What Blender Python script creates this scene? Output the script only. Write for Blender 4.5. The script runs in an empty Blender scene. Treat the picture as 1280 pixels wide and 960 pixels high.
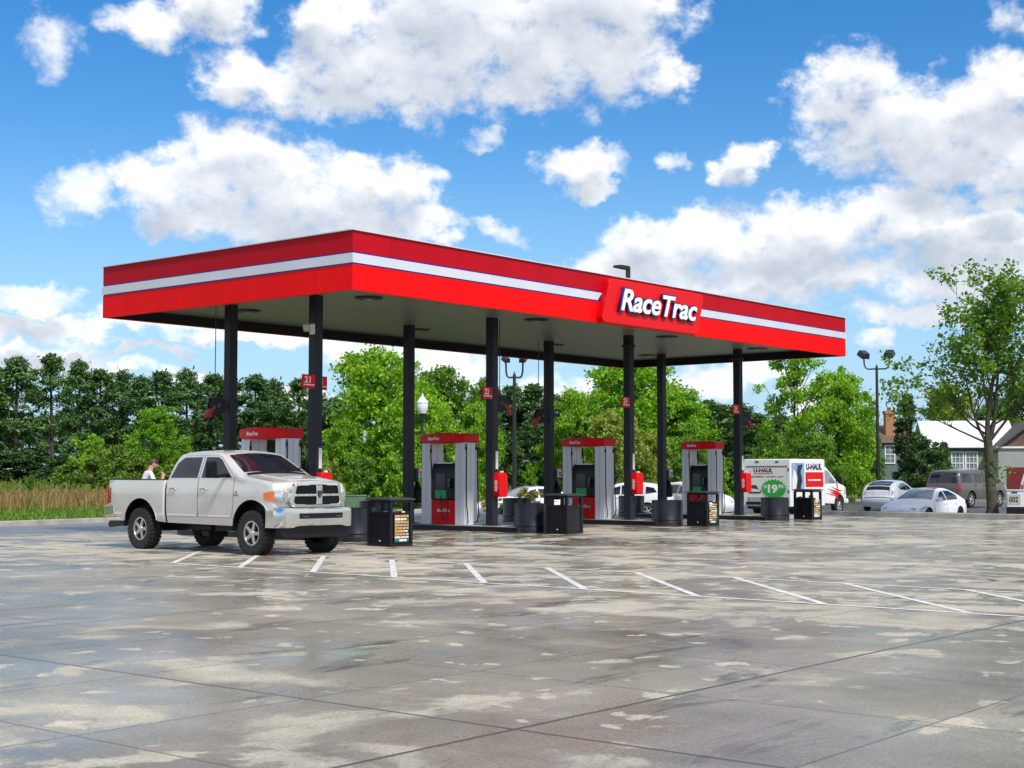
import bpy, bmesh, math, random
import numpy as np
from mathutils import Vector, Matrix
from mathutils.geometry import delaunay_2d_cdt
R = math.radians
PI = math.pi
scene = bpy.context.scene
COL = scene.collection
rng = random.Random(11)

# ------------------------------------------------------------------ camera
F_PX = 1816.228            # focal length in pixels of a 1280 px wide frame
YAW, TILT = 0.6889, 0.06163
CAM = Vector((-22.578, -23.196, 1.6))
FW = Vector((math.cos(YAW)*math.cos(TILT), math.sin(YAW)*math.cos(TILT), math.sin(TILT)))
RT = Vector((math.sin(YAW), -math.cos(YAW), 0))
UP = RT.cross(FW)
cam_data = bpy.data.cameras.new('camera')
cam_data.sensor_width = 36
cam_data.lens = F_PX/1280*36
cam_data.clip_start = 0.1
cam_data.clip_end = 3000
cam = bpy.data.objects.new('camera', cam_data)
COL.objects.link(cam)
cam.matrix_world = Matrix(((RT.x, UP.x, -FW.x, CAM.x), (RT.y, UP.y, -FW.y, CAM.y), (RT.z, UP.z, -FW.z, CAM.z), (0, 0, 0, 1)))
scene.camera = cam

FH = Vector((math.cos(YAW), math.sin(YAW), 0))

def at(px, Z, z=0.0):
    """survey helper: bearing (photo column) and distance -> place on the site"""
    p = CAM + FH*Z + RT*((px-640)/F_PX*Z)
    return Vector((p.x, p.y, z))

def hgt(py, Z):
    return 1.6 + (592-py)*Z/F_PX

def sm(t):
    t = min(1, max(0, t))
    return t*t*(3-2*t)

def ground_h(x, y):
    """lie of the land: the car park beyond the kerb lies a little lower"""
    a = sm((x-29.6)/1.6)
    b = sm((x-21)/6)*sm((y-9.5)/4)
    rise = 1-0.72*sm((x-42)/5)
    return -0.42*max(a, b)*rise

# ------------------------------------------------------------------ object helpers
def tag(o, label=None, cat=None, group=None, kind=None):
    if label: o['label'] = label
    if cat: o['category'] = cat
    if group: o['group'] = group
    if kind: o['kind'] = kind
    return o

def empty(name, loc=(0, 0, 0), rz=0.0, label=None, cat=None, group=None, kind=None):
    o = bpy.data.objects.new(name, None)
    o.empty_display_size = 0.2
    o.location = loc
    o.rotation_euler = (0, 0, rz)
    COL.objects.link(o)
    return tag(o, label, cat, group, kind)

def copy_tree(o, parent=None):
    c = o.copy()
    COL.objects.link(c)
    if parent is not None:
        c.parent = parent
    for ch in list(o.children):
        copy_tree(ch, c)
    return c

class MB:
    """collects shapes, then becomes one mesh object"""
    def __init__(self):
        self.v = []; self.f = []; self.m = []
    def add(self, verts, faces, mi=0, M=None):
        b = len(self.v)
        if M is not None:
            verts = [M @ Vector(v) for v in verts]
        self.v += [tuple(v) for v in verts]
        self.f += [tuple(i+b for i in f) for f in faces]
        self.m += [mi]*len(faces)
        return self
    def box(self, c, s, mi=0, M=None, taper=1.0):
        x, y, z = c; a, b, h = s[0]/2, s[1]/2, s[2]/2
        t = taper
        vs = [(x-a, y-b, z-h), (x+a, y-b, z-h), (x+a, y+b, z-h), (x-a, y+b, z-h),
              (x-a*t, y-b*t, z+h), (x+a*t, y-b*t, z+h), (x+a*t, y+b*t, z+h), (x-a*t, y+b*t, z+h)]
        fs = [(3, 2, 1, 0), (4, 5, 6, 7), (0, 1, 5, 4), (1, 2, 6, 5), (2, 3, 7, 6), (3, 0, 4, 7)]
        return self.add(vs, fs, mi, M)
    def cyl(self, p0, p1, r0, r1=None, n=16, mi=0, caps=True, M=None):
        p0, p1 = Vector(p0), Vector(p1)
        r1 = r0 if r1 is None else r1
        d = (p1-p0).normalized()
        a = d.orthogonal().normalized(); b = d.cross(a)
        vs = []
        for p, r in ((p0, r0), (p1, r1)):
            for i in range(n):
                t = 2*PI*i/n
                vs.append(p + a*(math.cos(t)*r) + b*(math.sin(t)*r))
        fs = [(i, (i+1) % n, n+(i+1) % n, n+i) for i in range(n)]
        if caps:
            fs += [tuple(range(n-1, -1, -1)), tuple(range(n, 2*n))]
        return self.add(vs, fs, mi, M)
    def tube(self, pts, r, n=8, mi=0, M=None):
        pts = [Vector(p) for p in pts]
        rs = r if isinstance(r, (list, tuple)) else [r]*len(pts)
        vs = []
        a = None
        for i, p in enumerate(pts):
            d = (pts[min(i+1, len(pts)-1)]-pts[max(i-1, 0)]).normalized()
            if a is None:
                a = d.orthogonal().normalized()
            a = (a - d*a.dot(d))
            a = a.normalized() if a.length > 1e-6 else d.orthogonal().normalized()
            b = d.cross(a)
            for k in range(n):
                t = 2*PI*k/n
                vs.append(p + a*(math.cos(t)*rs[i]) + b*(math.sin(t)*rs[i]))
        fs = []
        for i in range(len(pts)-1):
            for k in range(n):
                fs.append((i*n+k, i*n+(k+1) % n, (i+1)*n+(k+1) % n, (i+1)*n+k))
        fs.append(tuple(range(n-1, -1, -1)))
        fs.append(tuple(range((len(pts)-1)*n, len(pts)*n)))
        return self.add(vs, fs, mi, M)
    def lathe(self, prof, n=24, mi=0, M=None, caps=True):
        """prof: (radius, height) pairs about z"""
        vs = []
        for r, h in prof:
            for k in range(n):
                t = 2*PI*k/n
                vs.append((r*math.cos(t), r*math.sin(t), h))
        fs = []
        for i in range(len(prof)-1):
            for k in range(n):
                fs.append((i*n+k, i*n+(k+1) % n, (i+1)*n+(k+1) % n, (i+1)*n+k))
        if caps and prof[0][0] > 1e-4: fs.append(tuple(range(n-1, -1, -1)))
        if caps and prof[-1][0] > 1e-4: fs.append(tuple(range((len(prof)-1)*n, len(prof)*n)))
        return self.add(vs, fs, mi, M)
    def prism(self, poly, axis, d0, d1, mi=0, M=None):
        """poly in the plane normal to axis; x: (y,z)  y: (x,z)  z: (x,y)"""
        n = len(poly)
        def P(a, b, d):
            return (d, a, b) if axis == 'x' else ((a, d, b) if axis == 'y' else (a, b, d))
        vs = [P(a, b, d0) for a, b in poly]+[P(a, b, d1) for a, b in poly]
        fs = [tuple(range(n))[::-1], tuple(range(n, 2*n))]
        fs += [(i, (i+1) % n, n+(i+1) % n, n+i) for i in range(n)]
        return self.add(vs, fs, mi, M)
    def build(self, name, mats, parent=None, bevel=0.0, smooth=True, angle=35, loc=None, solid=0.0, weld=False):
        me = bpy.data.meshes.new(name)
        me.from_pydata(self.v, [], self.f)
        if not isinstance(mats, (list, tuple)): mats = [mats]
        for m in mats: me.materials.append(m)
        if len(mats) > 1:
            me.polygons.foreach_set('material_index', self.m)
        bm = bmesh.new(); bm.from_mesh(me)
        if weld: bmesh.ops.remove_doubles(bm, verts=bm.verts, dist=0.0006)
        bmesh.ops.recalc_face_normals(bm, faces=bm.faces)
        bm.to_mesh(me); bm.free()
        if smooth:
            me.polygons.foreach_set('use_smooth', [True]*len(me.polygons))
            me.set_sharp_from_angle(angle=R(angle))
        o = bpy.data.objects.new(name, me)
        COL.objects.link(o)
        if parent is not None: o.parent = parent
        if loc is not None: o.location = loc
        if solid:
            s = o.modifiers.new('solid', 'SOLIDIFY'); s.thickness = solid; s.offset = -1
        if bevel:
            b = o.modifiers.new('bevel', 'BEVEL'); b.width = bevel; b.segments = 2
            b.limit_method = 'ANGLE'; b.angle_limit = R(40)
        return o

def text_mesh(name, body, size, mat, parent=None, M=None, bold=0.0, shear=0.0, depth=0.01, space=1.0, align='LEFT'):
    cu = bpy.data.curves.new(name, 'FONT')
    cu.body = body; cu.size = size; cu.shear = shear; cu.offset = bold; cu.extrude = depth
    cu.space_character = space; cu.align_x = align; cu.resolution_u = 4
    t = bpy.data.objects.new(name, cu)
    COL.objects.link(t)
    bpy.context.view_layer.update()
    dg = bpy.context.evaluated_depsgraph_get()
    me = bpy.data.meshes.new_from_object(t.evaluated_get(dg))
    bpy.data.objects.remove(t); bpy.data.curves.remove(cu)
    me.name = name
    if M is not None: me.transform(M)
    me.materials.clear(); me.materials.append(mat)
    o = bpy.data.objects.new(name, me)
    COL.objects.link(o)
    if parent is not None: o.parent = parent
    return o

def facing(dirx, diry, origin):
    """text plane: baseline runs along (dirx,diry), upright, looking along the right-hand normal"""
    d = Vector((dirx, diry, 0)).normalized(); z = Vector((0, 0, 1)); n = d.cross(z)
    o = Vector(origin)
    return Matrix(((d.x, z.x, n.x, o.x), (d.y, z.y, n.y, o.y), (d.z, z.z, n.z, o.z), (0, 0, 0, 1)))

# ------------------------------------------------------------------ materials
class NT:
    def __init__(self, name):
        self.mat = bpy.data.materials.new(name)
        self.mat.use_nodes = True
        self.t = self.mat.node_tree
        self.t.nodes.clear()
    def n(self, typ, **kw):
        nd = self.t.nodes.new(typ)
        for k, v in kw.items():
            setattr(nd, k, v)
        return nd
    def l(self, a, b):
        self.t.links.new(a, b)
    def math(self, op, a, b=None, c=None, clamp=False):
        nd = self.n('ShaderNodeMath', operation=op); nd.use_clamp = clamp
        for i, x in enumerate((a, b, c)):
            if x is None: continue
            if isinstance(x, (int, float)): nd.inputs[i].default_value = x
            else: self.l(x, nd.inputs[i])
        return nd.outputs[0]
    def noise(self, vec, scale, detail=4, rough=0.55, dist=0.0):
        nd = self.n('ShaderNodeTexNoise')
        nd.inputs['Scale'].default_value = scale; nd.inputs['Detail'].default_value = detail
        nd.inputs['Roughness'].default_value = rough; nd.inputs['Distortion'].default_value = dist
        if vec is not None: self.l(vec, nd.inputs['Vector'])
        return nd.outputs['Fac']
    def ramp(self, fac, stops, interp='LINEAR'):
        nd = self.n('ShaderNodeValToRGB'); cr = nd.color_ramp; cr.interpolation = interp
        while len(cr.elements) < len(stops): cr.elements.new(0.5)
        for e, (p, c) in zip(cr.elements, stops):
            e.position = p
            e.color = (c, c, c, 1) if isinstance(c, (int, float)) else (c[0], c[1], c[2], 1)
        self.l(fac, nd.inputs[0])
        return nd.outputs[0]
    def mix(self, fac, a, b, blend='MIX'):
        nd = self.n('ShaderNodeMix', data_type='RGBA', blend_type=blend)
        for sock, x in ((nd.inputs[0], fac), (nd.inputs[6], a), (nd.inputs[7], b)):
            if isinstance(x, (int, float)): sock.default_value = x if sock.type == 'VALUE' else (x, x, x, 1)
            elif isinstance(x, tuple): sock.default_value = (x[0], x[1], x[2], 1)
            else: self.l(x, sock)
        return nd.outputs[2]
    def mapping(self, vec, scale=(1, 1, 1), rot=(0, 0, 0), loc=(0, 0, 0)):
        nd = self.n('ShaderNodeMapping')
        nd.inputs['Scale'].default_value = scale; nd.inputs['Rotation'].default_value = rot
        nd.inputs['Location'].default_value = loc
        self.l(vec, nd.inputs['Vector'])
        return nd.outputs[0]

def pmat(name, col, rough=0.5, metal=0.0, coat=0.0, var=0.12, vscale=6.0, rvar=0.1, bump=0.0, bscale=60.0,
         spec=0.5, streak=False, emit=None, estr=0.0, dirt=0.0, dirtcol=(0.12, 0.10, 0.08)):
    k = NT(name)
    out = k.n('ShaderNodeOutputMaterial'); b = k.n('ShaderNodeBsdfPrincipled')
    k.l(b.outputs[0], out.inputs[0])
    tc = k.n('ShaderNodeTexCoord')
    vec = tc.outputs['Object']
    if streak: vec = k.mapping(vec, scale=(1, 1, 0.12))
    nz = k.noise(vec, vscale, 5)
    lo = tuple(max(0, c*(1-var)) for c in col); hi = tuple(min(1, c*(1+var)) for c in col)
    c = k.ramp(nz, [(0.3, lo), (0.7, hi)])
    if dirt:
        d = k.noise(k.mapping(tc.outputs['Object'], scale=(1, 1, 0.5)), vscale*0.6, 7, 0.65)
        dm = k.math('MULTIPLY', k.ramp(d, [(0.5, 0.0), (0.72, 1.0)]), dirt)
        c = k.mix(dm, c, dirtcol)
    k.l(c, b.inputs['Base Color'])
    k.l(k.math('ADD', k.math('MULTIPLY', k.math('SUBTRACT', nz, 0.5), rvar*2), rough, clamp=True), b.inputs['Roughness'])
    b.inputs['Metallic'].default_value = metal
    b.inputs['Coat Weight'].default_value = coat
    b.inputs['Coat Roughness'].default_value = 0.06
    b.inputs['Specular IOR Level'].default_value = spec
    if emit:
        b.inputs['Emission Color'].default_value = (*emit, 1); b.inputs['Emission Strength'].default_value = estr
    if bump:
        bp = k.n('ShaderNodeBump'); bp.inputs['Strength'].default_value = bump; bp.inputs['Distance'].default_value = 0.02
        k.l(k.noise(tc.outputs['Object'], bscale, 4), bp.inputs['Height'])
        k.l(bp.outputs[0], b.inputs['Normal'])
    return k.mat

def glass_mat(name, tint=(0.008, 0.010, 0.016), rough=0.04, trans=0.0):
    k = NT(name)
    out = k.n('ShaderNodeOutputMaterial'); b = k.n('ShaderNodeBsdfPrincipled')
    k.l(b.outputs[0], out.inputs[0])
    tc = k.n('ShaderNodeTexCoord')
    nz = k.noise(tc.outputs['Object'], 2.0, 3)
    k.l(k.ramp(nz, [(0.3, tuple(c*0.8 for c in tint)), (0.7, tuple(c*1.25 for c in tint))]), b.inputs['Base Color'])
    b.inputs['Roughness'].default_value = rough
    b.inputs['Specular IOR Level'].default_value = 0.6
    b.inputs['Transmission Weight'].default_value = trans
    return k.mat

def fascia_mat(name, col, rough, var=0.06, vscale=0.8, streak=True, spec=0.12):
    k = NT(name)
    out = k.n('ShaderNodeOutputMaterial'); b = k.n('ShaderNodeBsdfPrincipled'); k.l(b.outputs[0], out.inputs[0])
    P = k.n('ShaderNodeTexCoord').outputs['Object']; s = k.n('ShaderNodeSeparateXYZ'); k.l(P, s.inputs[0])
    run = k.math('ADD', s.outputs[0], s.outputs[1])
    f = k.math('ADD', k.math('DIVIDE', run, 2.395), 50.0)
    fr = k.math('FRACT', f)
    seam = k.math('LESS_THAN', k.math('ABSOLUTE', k.math('SUBTRACT', fr, 0.5)), 0.0028)
    wn = k.n('ShaderNodeTexWhiteNoise', noise_dimensions='1D'); k.l(k.math('FLOOR', k.math('ADD', f, 0.5)), wn.inputs['W'])
    nz = k.noise(k.mapping(P, scale=(1, 1, 0.15)), 1.1, 6, 0.6)
    v = k.math('ADD', k.math('MULTIPLY', k.math('SUBTRACT', nz, 0.5), 0.34), k.math('ADD', 0.93, k.math('MULTIPLY', wn.outputs['Value'], 0.09)))
    c = k.mix(1.0, col, v, 'MULTIPLY')
    c = k.mix(k.math('MULTIPLY', seam, 0.55), c, tuple(x*0.3 for x in col))
    k.l(c, b.inputs['Base Color']); b.inputs['Roughness'].default_value = rough; b.inputs['Specular IOR Level'].default_value = spec
    bp = k.n('ShaderNodeBump'); bp.inputs['Strength'].default_value = 0.25; bp.inputs['Distance'].default_value = 0.02
    k.l(k.noise(P, 0.9, 2), bp.inputs['Height']); k.l(bp.outputs[0], b.inputs['Normal'])
    return k.mat

M = {}
M['red'] = fascia_mat('red_panel', (0.80, 0.002, 0.003), 0.5, var=0.06, vscale=0.8, streak=True, spec=0.12)
M['red_deep'] = fascia_mat('deep_red_panel', (0.43, 0.002, 0.011), 0.5, var=0.08, vscale=0.8, streak=True, spec=0.12)
M['red_plastic'] = pmat('red_plastic', (0.66, 0.002, 0.005), 0.38, var=0.06, spec=0.2)
M['red_dull'] = pmat('dull_red', (0.33, 0.006, 0.016), 0.5, var=0.15)
M['white'] = pmat('white_paint', (0.78, 0.78, 0.77), 0.4, var=0.04)
M['fascia_white'] = pmat('white_stripe', (0.56, 0.58, 0.63), 0.35, var=0.05, vscale=1.0, streak=True)
M['navy'] = pmat('navy_trim', (0.045, 0.008, 0.30), 0.4, var=0.1)
M['navy_deep'] = pmat('navy_lettering', (0.012, 0.010, 0.12), 0.4, var=0.1)
M['column'] = pmat('charcoal_steel', (0.014, 0.018, 0.026), 0.42, var=0.2, vscale=1.2, streak=True, spec=0.26, dirt=0.15, dirtcol=(0.07, 0.065, 0.06))
M['steel_dark'] = pmat('dark_powder_coat', (0.006, 0.006, 0.011), 0.36, var=0.25, vscale=3, spec=0.32, dirt=0.12, dirtcol=(0.06, 0.055, 0.05))
M['drum'] = pmat('drum_steel', (0.012, 0.013, 0.018), 0.33, var=0.2, vscale=2, metal=0.0, spec=0.45, dirt=0.2, dirtcol=(0.07, 0.06, 0.055))
M['black'] = pmat('black_plastic', (0.007, 0.007, 0.010), 0.42, var=0.25, spec=0.3)
M['rubber'] = pmat('tyre_rubber', (0.016, 0.016, 0.017), 0.75, var=0.25, vscale=12, bump=0.3, bscale=80)
M['dispenser'] = pmat('grey_dispenser_panel', (0.64, 0.655, 0.685), 0.38, var=0.05, vscale=1.5, streak=True, metal=0.05)
M['dispenser_in'] = pmat('blue_grey_panel', (0.30, 0.36, 0.43), 0.38, var=0.08, vscale=1.5)
M['green_ad'] = pmat('green_card', (0.01, 0.30, 0.10), 0.45, var=0.1)
M['screen'] = glass_mat('dark_screen', (0.010, 0.014, 0.035), 0.12)
M['chrome'] = pmat('chrome', (0.78, 0.77, 0.74), 0.13, metal=1.0, var=0.05, rvar=0.04)
M['alloy'] = pmat('alloy_rim', (0.55, 0.54, 0.53), 0.25, metal=0.9, var=0.12)
M['truck'] = pmat('pearl_white_paint', (0.66, 0.64, 0.59), 0.28, metal=0.35, coat=0.7, var=0.03, vscale=2, dirt=0.18, dirtcol=(0.30, 0.27, 0.22))
M['glass'] = glass_mat('tinted_glass')
M['glass_pale'] = glass_mat('windscreen_glass', (0.16, 0.20, 0.23), 0.05)
M['lens'] = pmat('clear_lens', (0.42, 0.44, 0.46), 0.08, var=0.5, vscale=14, spec=0.8)
M['amber'] = pmat('amber_lens', (0.75, 0.14, 0.01), 0.15, var=0.15, spec=0.7)
M['red_lens'] = pmat('red_lens', (0.35, 0.006, 0.008), 0.15, var=0.2, vscale=14, spec=0.7)
M['grey_kerb'] = pmat('kerb_concrete', (0.33, 0.32, 0.30), 0.85, var=0.2, vscale=2.5, bump=0.3, bscale=30, dirt=0.5, dirtcol=(0.14, 0.13, 0.11))
M['island_conc'] = pmat('island_concrete', (0.36, 0.345, 0.315), 0.8, var=0.15, vscale=3, bump=0.2, bscale=30, dirt=0.4)
M['silver'] = pmat('silver_paint', (0.50, 0.53, 0.57), 0.34, coat=0.2, metal=0.2, var=0.03, rvar=0.03)
M['carwhite'] = pmat('white_car_paint', (0.80, 0.80, 0.80), 0.32, coat=0.25, var=0.02, rvar=0.03)
M['pewter'] = pmat('pewter_paint', (0.115, 0.105, 0.093), 0.3, coat=0.4, metal=0.35, var=0.05)
M['mirror_black'] = pmat('mirror_black', (0.004, 0.004, 0.005), 0.5, spec=0.2)
M['grey_plastic'] = pmat('grey_plastic', (0.045, 0.045, 0.048), 0.55, var=0.15)
M['pole'] = pmat('dark_pole_paint', (0.014, 0.017, 0.018), 0.45, var=0.2, vscale=2)
M['card'] = pmat('white_card', (0.75, 0.73, 0.70), 0.6, var=0.05)
M['card_orange'] = pmat('orange_print', (0.62, 0.30, 0.06), 0.5, var=0.25, vscale=20)
M['card_tan'] = pmat('tan_print', (0.50, 0.36, 0.20), 0.5, var=0.3, vscale=25)
M['card_green'] = pmat('green_print', (0.01, 0.22, 0.11), 0.5, var=0.2, vscale=20)
M['card_black'] = pmat('black_print', (0.015, 0.015, 0.015), 0.5, var=0.2)
M['skin'] = pmat('skin', (0.50, 0.27, 0.18), 0.5, var=0.08)
M['shirt'] = pmat('pale_grey_cotton', (0.66, 0.67, 0.70), 0.85, var=0.08, vscale=9, bump=0.25, bscale=25)
M['trousers'] = pmat('dark_trousers', (0.018, 0.018, 0.022), 0.85, var=0.2, vscale=8)
M['hair'] = pmat('brown_hair', (0.05, 0.028, 0.015), 0.6, var=0.3, vscale=40)
M['bedliner'] = pmat('bed_liner', (0.012, 0.012, 0.014), 0.65, var=0.2)
M['bark'] = pmat('bark', (0.085, 0.065, 0.05), 0.9, var=0.4, vscale=5, bump=0.6, bscale=18)
M['bark_grey'] = pmat('mossy_bark', (0.060, 0.055, 0.034), 0.9, var=0.45, vscale=4, bump=0.7, bscale=20, dirt=0.6, dirtcol=(0.045, 0.05, 0.022))
M['bark_pine'] = pmat('pine_bark', (0.07, 0.05, 0.04), 0.9, var=0.3, vscale=4)
M['lampglass'] = pmat('frosted_globe', (0.72, 0.74, 0.74), 0.25, var=0.05)
M['beige'] = pmat('beige_plastic', (0.42, 0.41, 0.36), 0.5, var=0.08)

def leaf_mat(name, stops, trans=0.35, rough=0.55):
    k = NT(name)
    out = k.n('ShaderNodeOutputMaterial')
    geo = k.n('ShaderNodeNewGeometry')
    oi = k.n('ShaderNodeObjectInfo')
    tc = k.n('ShaderNodeTexCoord')
    big = k.noise(tc.outputs['Object'], 0.55, 3)
    v = k.math('ADD', k.math('MULTIPLY', geo.outputs['Random Per Island'], 0.55),
               k.math('ADD', k.math('MULTIPLY', k.math('SUBTRACT', big, 0.5), 1.3),
                      k.math('ADD', k.math('MULTIPLY', k.math('SUBTRACT', oi.outputs['Random'], 0.5), 0.25), 0.22)), clamp=True)
    c = k.ramp(v, [(i/(len(stops)-1), s) for i, s in enumerate(stops)])
    d = k.n('ShaderNodeBsdfDiffuse'); k.l(c, d.inputs['Color'])
    tr = k.n('ShaderNodeBsdfTranslucent')
    k.l(k.mix(1.0, c, (1.0, 1.05, 0.45), 'MULTIPLY'), tr.inputs['Color'])
    ms = k.n('ShaderNodeMixShader'); ms.inputs[0].default_value = trans
    k.l(d.outputs[0], ms.inputs[1]); k.l(tr.outputs[0], ms.inputs[2])
    g = k.n('ShaderNodeBsdfGlossy'); g.inputs['Roughness'].default_value = rough; g.inputs['Color'].default_value = (1, 1, 1, 1)
    m2 = k.n('ShaderNodeMixShader'); m2.inputs[0].default_value = 0.03
    k.l(ms.outputs[0], m2.inputs[1]); k.l(g.outputs[0], m2.inputs[2])
    k.l(m2.outputs[0], out.inputs[0])
    return k.mat

M['leaf_spring'] = leaf_mat('spring_leaves', [(0.065, 0.18, 0.004), (0.15, 0.35, 0.006), (0.26, 0.50, 0.012), (0.40, 0.60, 0.04)], 0.42)
M['leaf_mid'] = leaf_mat('green_leaves', [(0.036, 0.10, 0.007), (0.08, 0.20, 0.010), (0.14, 0.29, 0.015), (0.24, 0.39, 0.035)])
M['leaf_olive'] = leaf_mat('olive_leaves', [(0.09, 0.17, 0.01), (0.19, 0.28, 0.02), (0.31, 0.38, 0.05), (0.42, 0.44, 0.12)])
M['leaf_dark'] = leaf_mat('dark_leaves', [(0.014, 0.042, 0.010), (0.030, 0.082, 0.016), (0.06, 0.14, 0.024), (0.12, 0.23, 0.04)], 0.25)
M['needle'] = leaf_mat('pine_needles', [(0.024, 0.066, 0.020), (0.055, 0.130, 0.034), (0.095, 0.195, 0.048), (0.18, 0.32, 0.08)], 0.2)
M['needle_young'] = leaf_mat('young_pine_needles', [(0.06, 0.12, 0.012), (0.11, 0.20, 0.016), (0.18, 0.29, 0.028), (0.28, 0.38, 0.05)], 0.25)
M['leaf_yellow'] = leaf_mat('yellow_shrub_leaves', [(0.10, 0.10, 0.01), (0.22, 0.20, 0.015), (0.36, 0.30, 0.02), (0.44, 0.36, 0.05)])
M['grass_tan'] = leaf_mat('dry_grass', [(0.16, 0.085, 0.032), (0.28, 0.16, 0.06), (0.38, 0.24, 0.10), (0.32, 0.27, 0.08)], 0.3)
M['grass_green'] = leaf_mat('green_grass', [(0.05, 0.12, 0.008), (0.09, 0.19, 0.012), (0.14, 0.26, 0.02), (0.22, 0.30, 0.03)], 0.3)
M['weed_green'] = leaf_mat('meadow_weeds', [(0.06, 0.10, 0.012), (0.11, 0.17, 0.02), (0.17, 0.23, 0.03), (0.26, 0.22, 0.06)], 0.3)
M['leaf_kerb'] = leaf_mat('kerb_tree_leaves', [(0.045, 0.12, 0.008), (0.10, 0.23, 0.012), (0.17, 0.33, 0.02), (0.27, 0.42, 0.045)], 0.4)
# ------------------------------------------------------------------ sky, sun
SUN_AZ = math.atan2(-0.94, -0.33)      # where the sun stands, seen from the site
SUN_EL = R(50)
world = bpy.data.worlds.new('World')
scene.world = world
world.use_nodes = True
wt = world.node_tree
wt.nodes.clear()

def pix_dir(px, py):
    d = (FW*F_PX + RT*(px-640) - UP*(py-480)).normalized()
    return math.degrees(math.atan2(d.y, d.x)), math.degrees(math.asin(d.z))

# cumulus seen from the forecourt: bearing/elevation ellipses (survey taken off the photograph)
CLOUDS = [
 (195,28,48,32),(262,14,62,44),(300,100,60,34),(372,116,72,36),(455,78,105,62),(420,20,60,40),(560,40,140,105),(690,45,125,88),(770,62,75,60),
 (832,92,42,34),(740,0,140,60),(520,112,100,36),(640,112,50,30),
 (212,232,64,50),(292,205,88,56),(350,240,112,58),(270,272,110,30),(445,246,66,52),(505,240,52,40),(545,278,44,26),(420,285,150,30),
 (722,208,62,34),(745,240,30,18),(934,198,36,26),(915,218,30,20),
 (1062,108,72,52),(1130,160,112,62),(1222,150,66,66),(1262,112,44,46),(1190,206,96,38),(1268,190,60,60),
 (815,312,64,38),(900,292,74,36),(1000,288,112,46),(1120,276,112,38),(1220,304,100,48),(800,345,100,28),(1000,345,170,36),(1190,350,120,36),(1256,250,40,20),
 (1180,392,120,14),
 (36,372,62,20),(58,410,96,16),(60,448,96,26),(140,464,56,13),(210,402,120,16),(330,424,120,12),(180,440,60,8),
 (475,438,80,24),(562,470,66,28),(690,486,60,30),(880,484,66,26),(950,470,40,18),(1010,500,60,20),(370,500,60,16),(250,480,40,20),
]
WISPS = [(62,52,38,34),(846,208,20,15),(600,176,26,14),(622,286,32,15),(1090,422,30,12),(106,236,46,36),(1256,22,22,28),(150,20,40,20),(735,330,50,16),(1170,330,60,20)]
class WN(NT):
    def __init__(self, tree):
        self.t = tree
W = WN(wt)
out = W.n('ShaderNodeOutputWorld'); bg = W.n('ShaderNodeBackground')
bg.inputs['Strength'].default_value = 0.10
bg2 = W.n('ShaderNodeBackground'); bg2.inputs['Strength'].default_value = 0.10
wmix = W.n('ShaderNodeMixShader')
W.l(bg2.outputs[0], wmix.inputs[1]); W.l(bg.outputs[0], wmix.inputs[2])
W.l(wmix.outputs[0], out.inputs[0])
sky = W.n('ShaderNodeTexSky', sky_type='NISHITA')
sky.sun_disc = False
sky.sun_elevation = SUN_EL
sky.sun_rotation = PI/2 - SUN_AZ
sky.air_density = 1.0; sky.dust_density = 0.5; sky.ozone_density = 2.2
hs = W.n('ShaderNodeHueSaturation'); hs.inputs['Saturation'].default_value = 1.45; hs.inputs['Hue'].default_value = 0.505
hs.inputs['Value'].default_value = 1.15
W.l(sky.outputs[0], hs.inputs['Color'])
tc = W.n('ShaderNodeTexCoord')
D = tc.outputs['Generated']
sep = W.n('ShaderNodeSeparateXYZ'); W.l(D, sep.inputs[0])
DEG = 180/PI
az = W.math('MULTIPLY', W.math('ARCTAN2', sep.outputs[1], sep.outputs[0]), DEG)
el = W.math('MULTIPLY', W.math('ARCSINE', sep.outputs[2]), DEG)
low = W.n('ShaderNodeMapRange', interpolation_type='SMOOTHSTEP'); W.l(el, low.inputs[0])
low.inputs[1].default_value = 14.0; low.inputs[2].default_value = 0.0; low.inputs[3].default_value = 0.0; low.inputs[4].default_value = 0.75
skyb = W.mix(low.outputs[0], hs.outputs[0], (2.9, 5.0, 7.6))
com = W.n('ShaderNodeCombineXYZ'); W.l(az, com.inputs[0]); W.l(el, com.inputs[1])

def vmath(op, a, b=None, c=None):
    nd = W.n('ShaderNodeVectorMath', operation=op)
    for i, x in enumerate((a, b, c)):
        if x is None: continue
        if isinstance(x, tuple): nd.inputs[i].default_value = x
        else: W.l(x, nd.inputs[i])
    return nd
def cnoise(vec, scale, detail, rough=0.55):
    nd = W.n('ShaderNodeTexNoise'); nd.inputs['Scale'].default_value = scale
    nd.inputs['Detail'].default_value = detail; nd.inputs['Roughness'].default_value = rough
    W.l(vec, nd.inputs['Vector']); return nd
flat = vmath('MULTIPLY', D, (1, 1, 1.25)).outputs[0]
w1 = cnoise(flat, 21, 2)
w2 = cnoise(flat, 75, 3, 0.6)
warp = vmath('ADD', vmath('MULTIPLY', vmath('SUBTRACT', w1.outputs['Color'], (0.5, 0.5, 0.5)).outputs[0], (2.3, 2.0, 0)).outputs[0],
             vmath('MULTIPLY', vmath('SUBTRACT', w2.outputs['Color'], (0.5, 0.5, 0.5)).outputs[0], (1.1, 1.0, 0)).outputs[0]).outputs[0]
P0 = vmath('ADD', com.outputs[0], warp).outputs[0]

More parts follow.
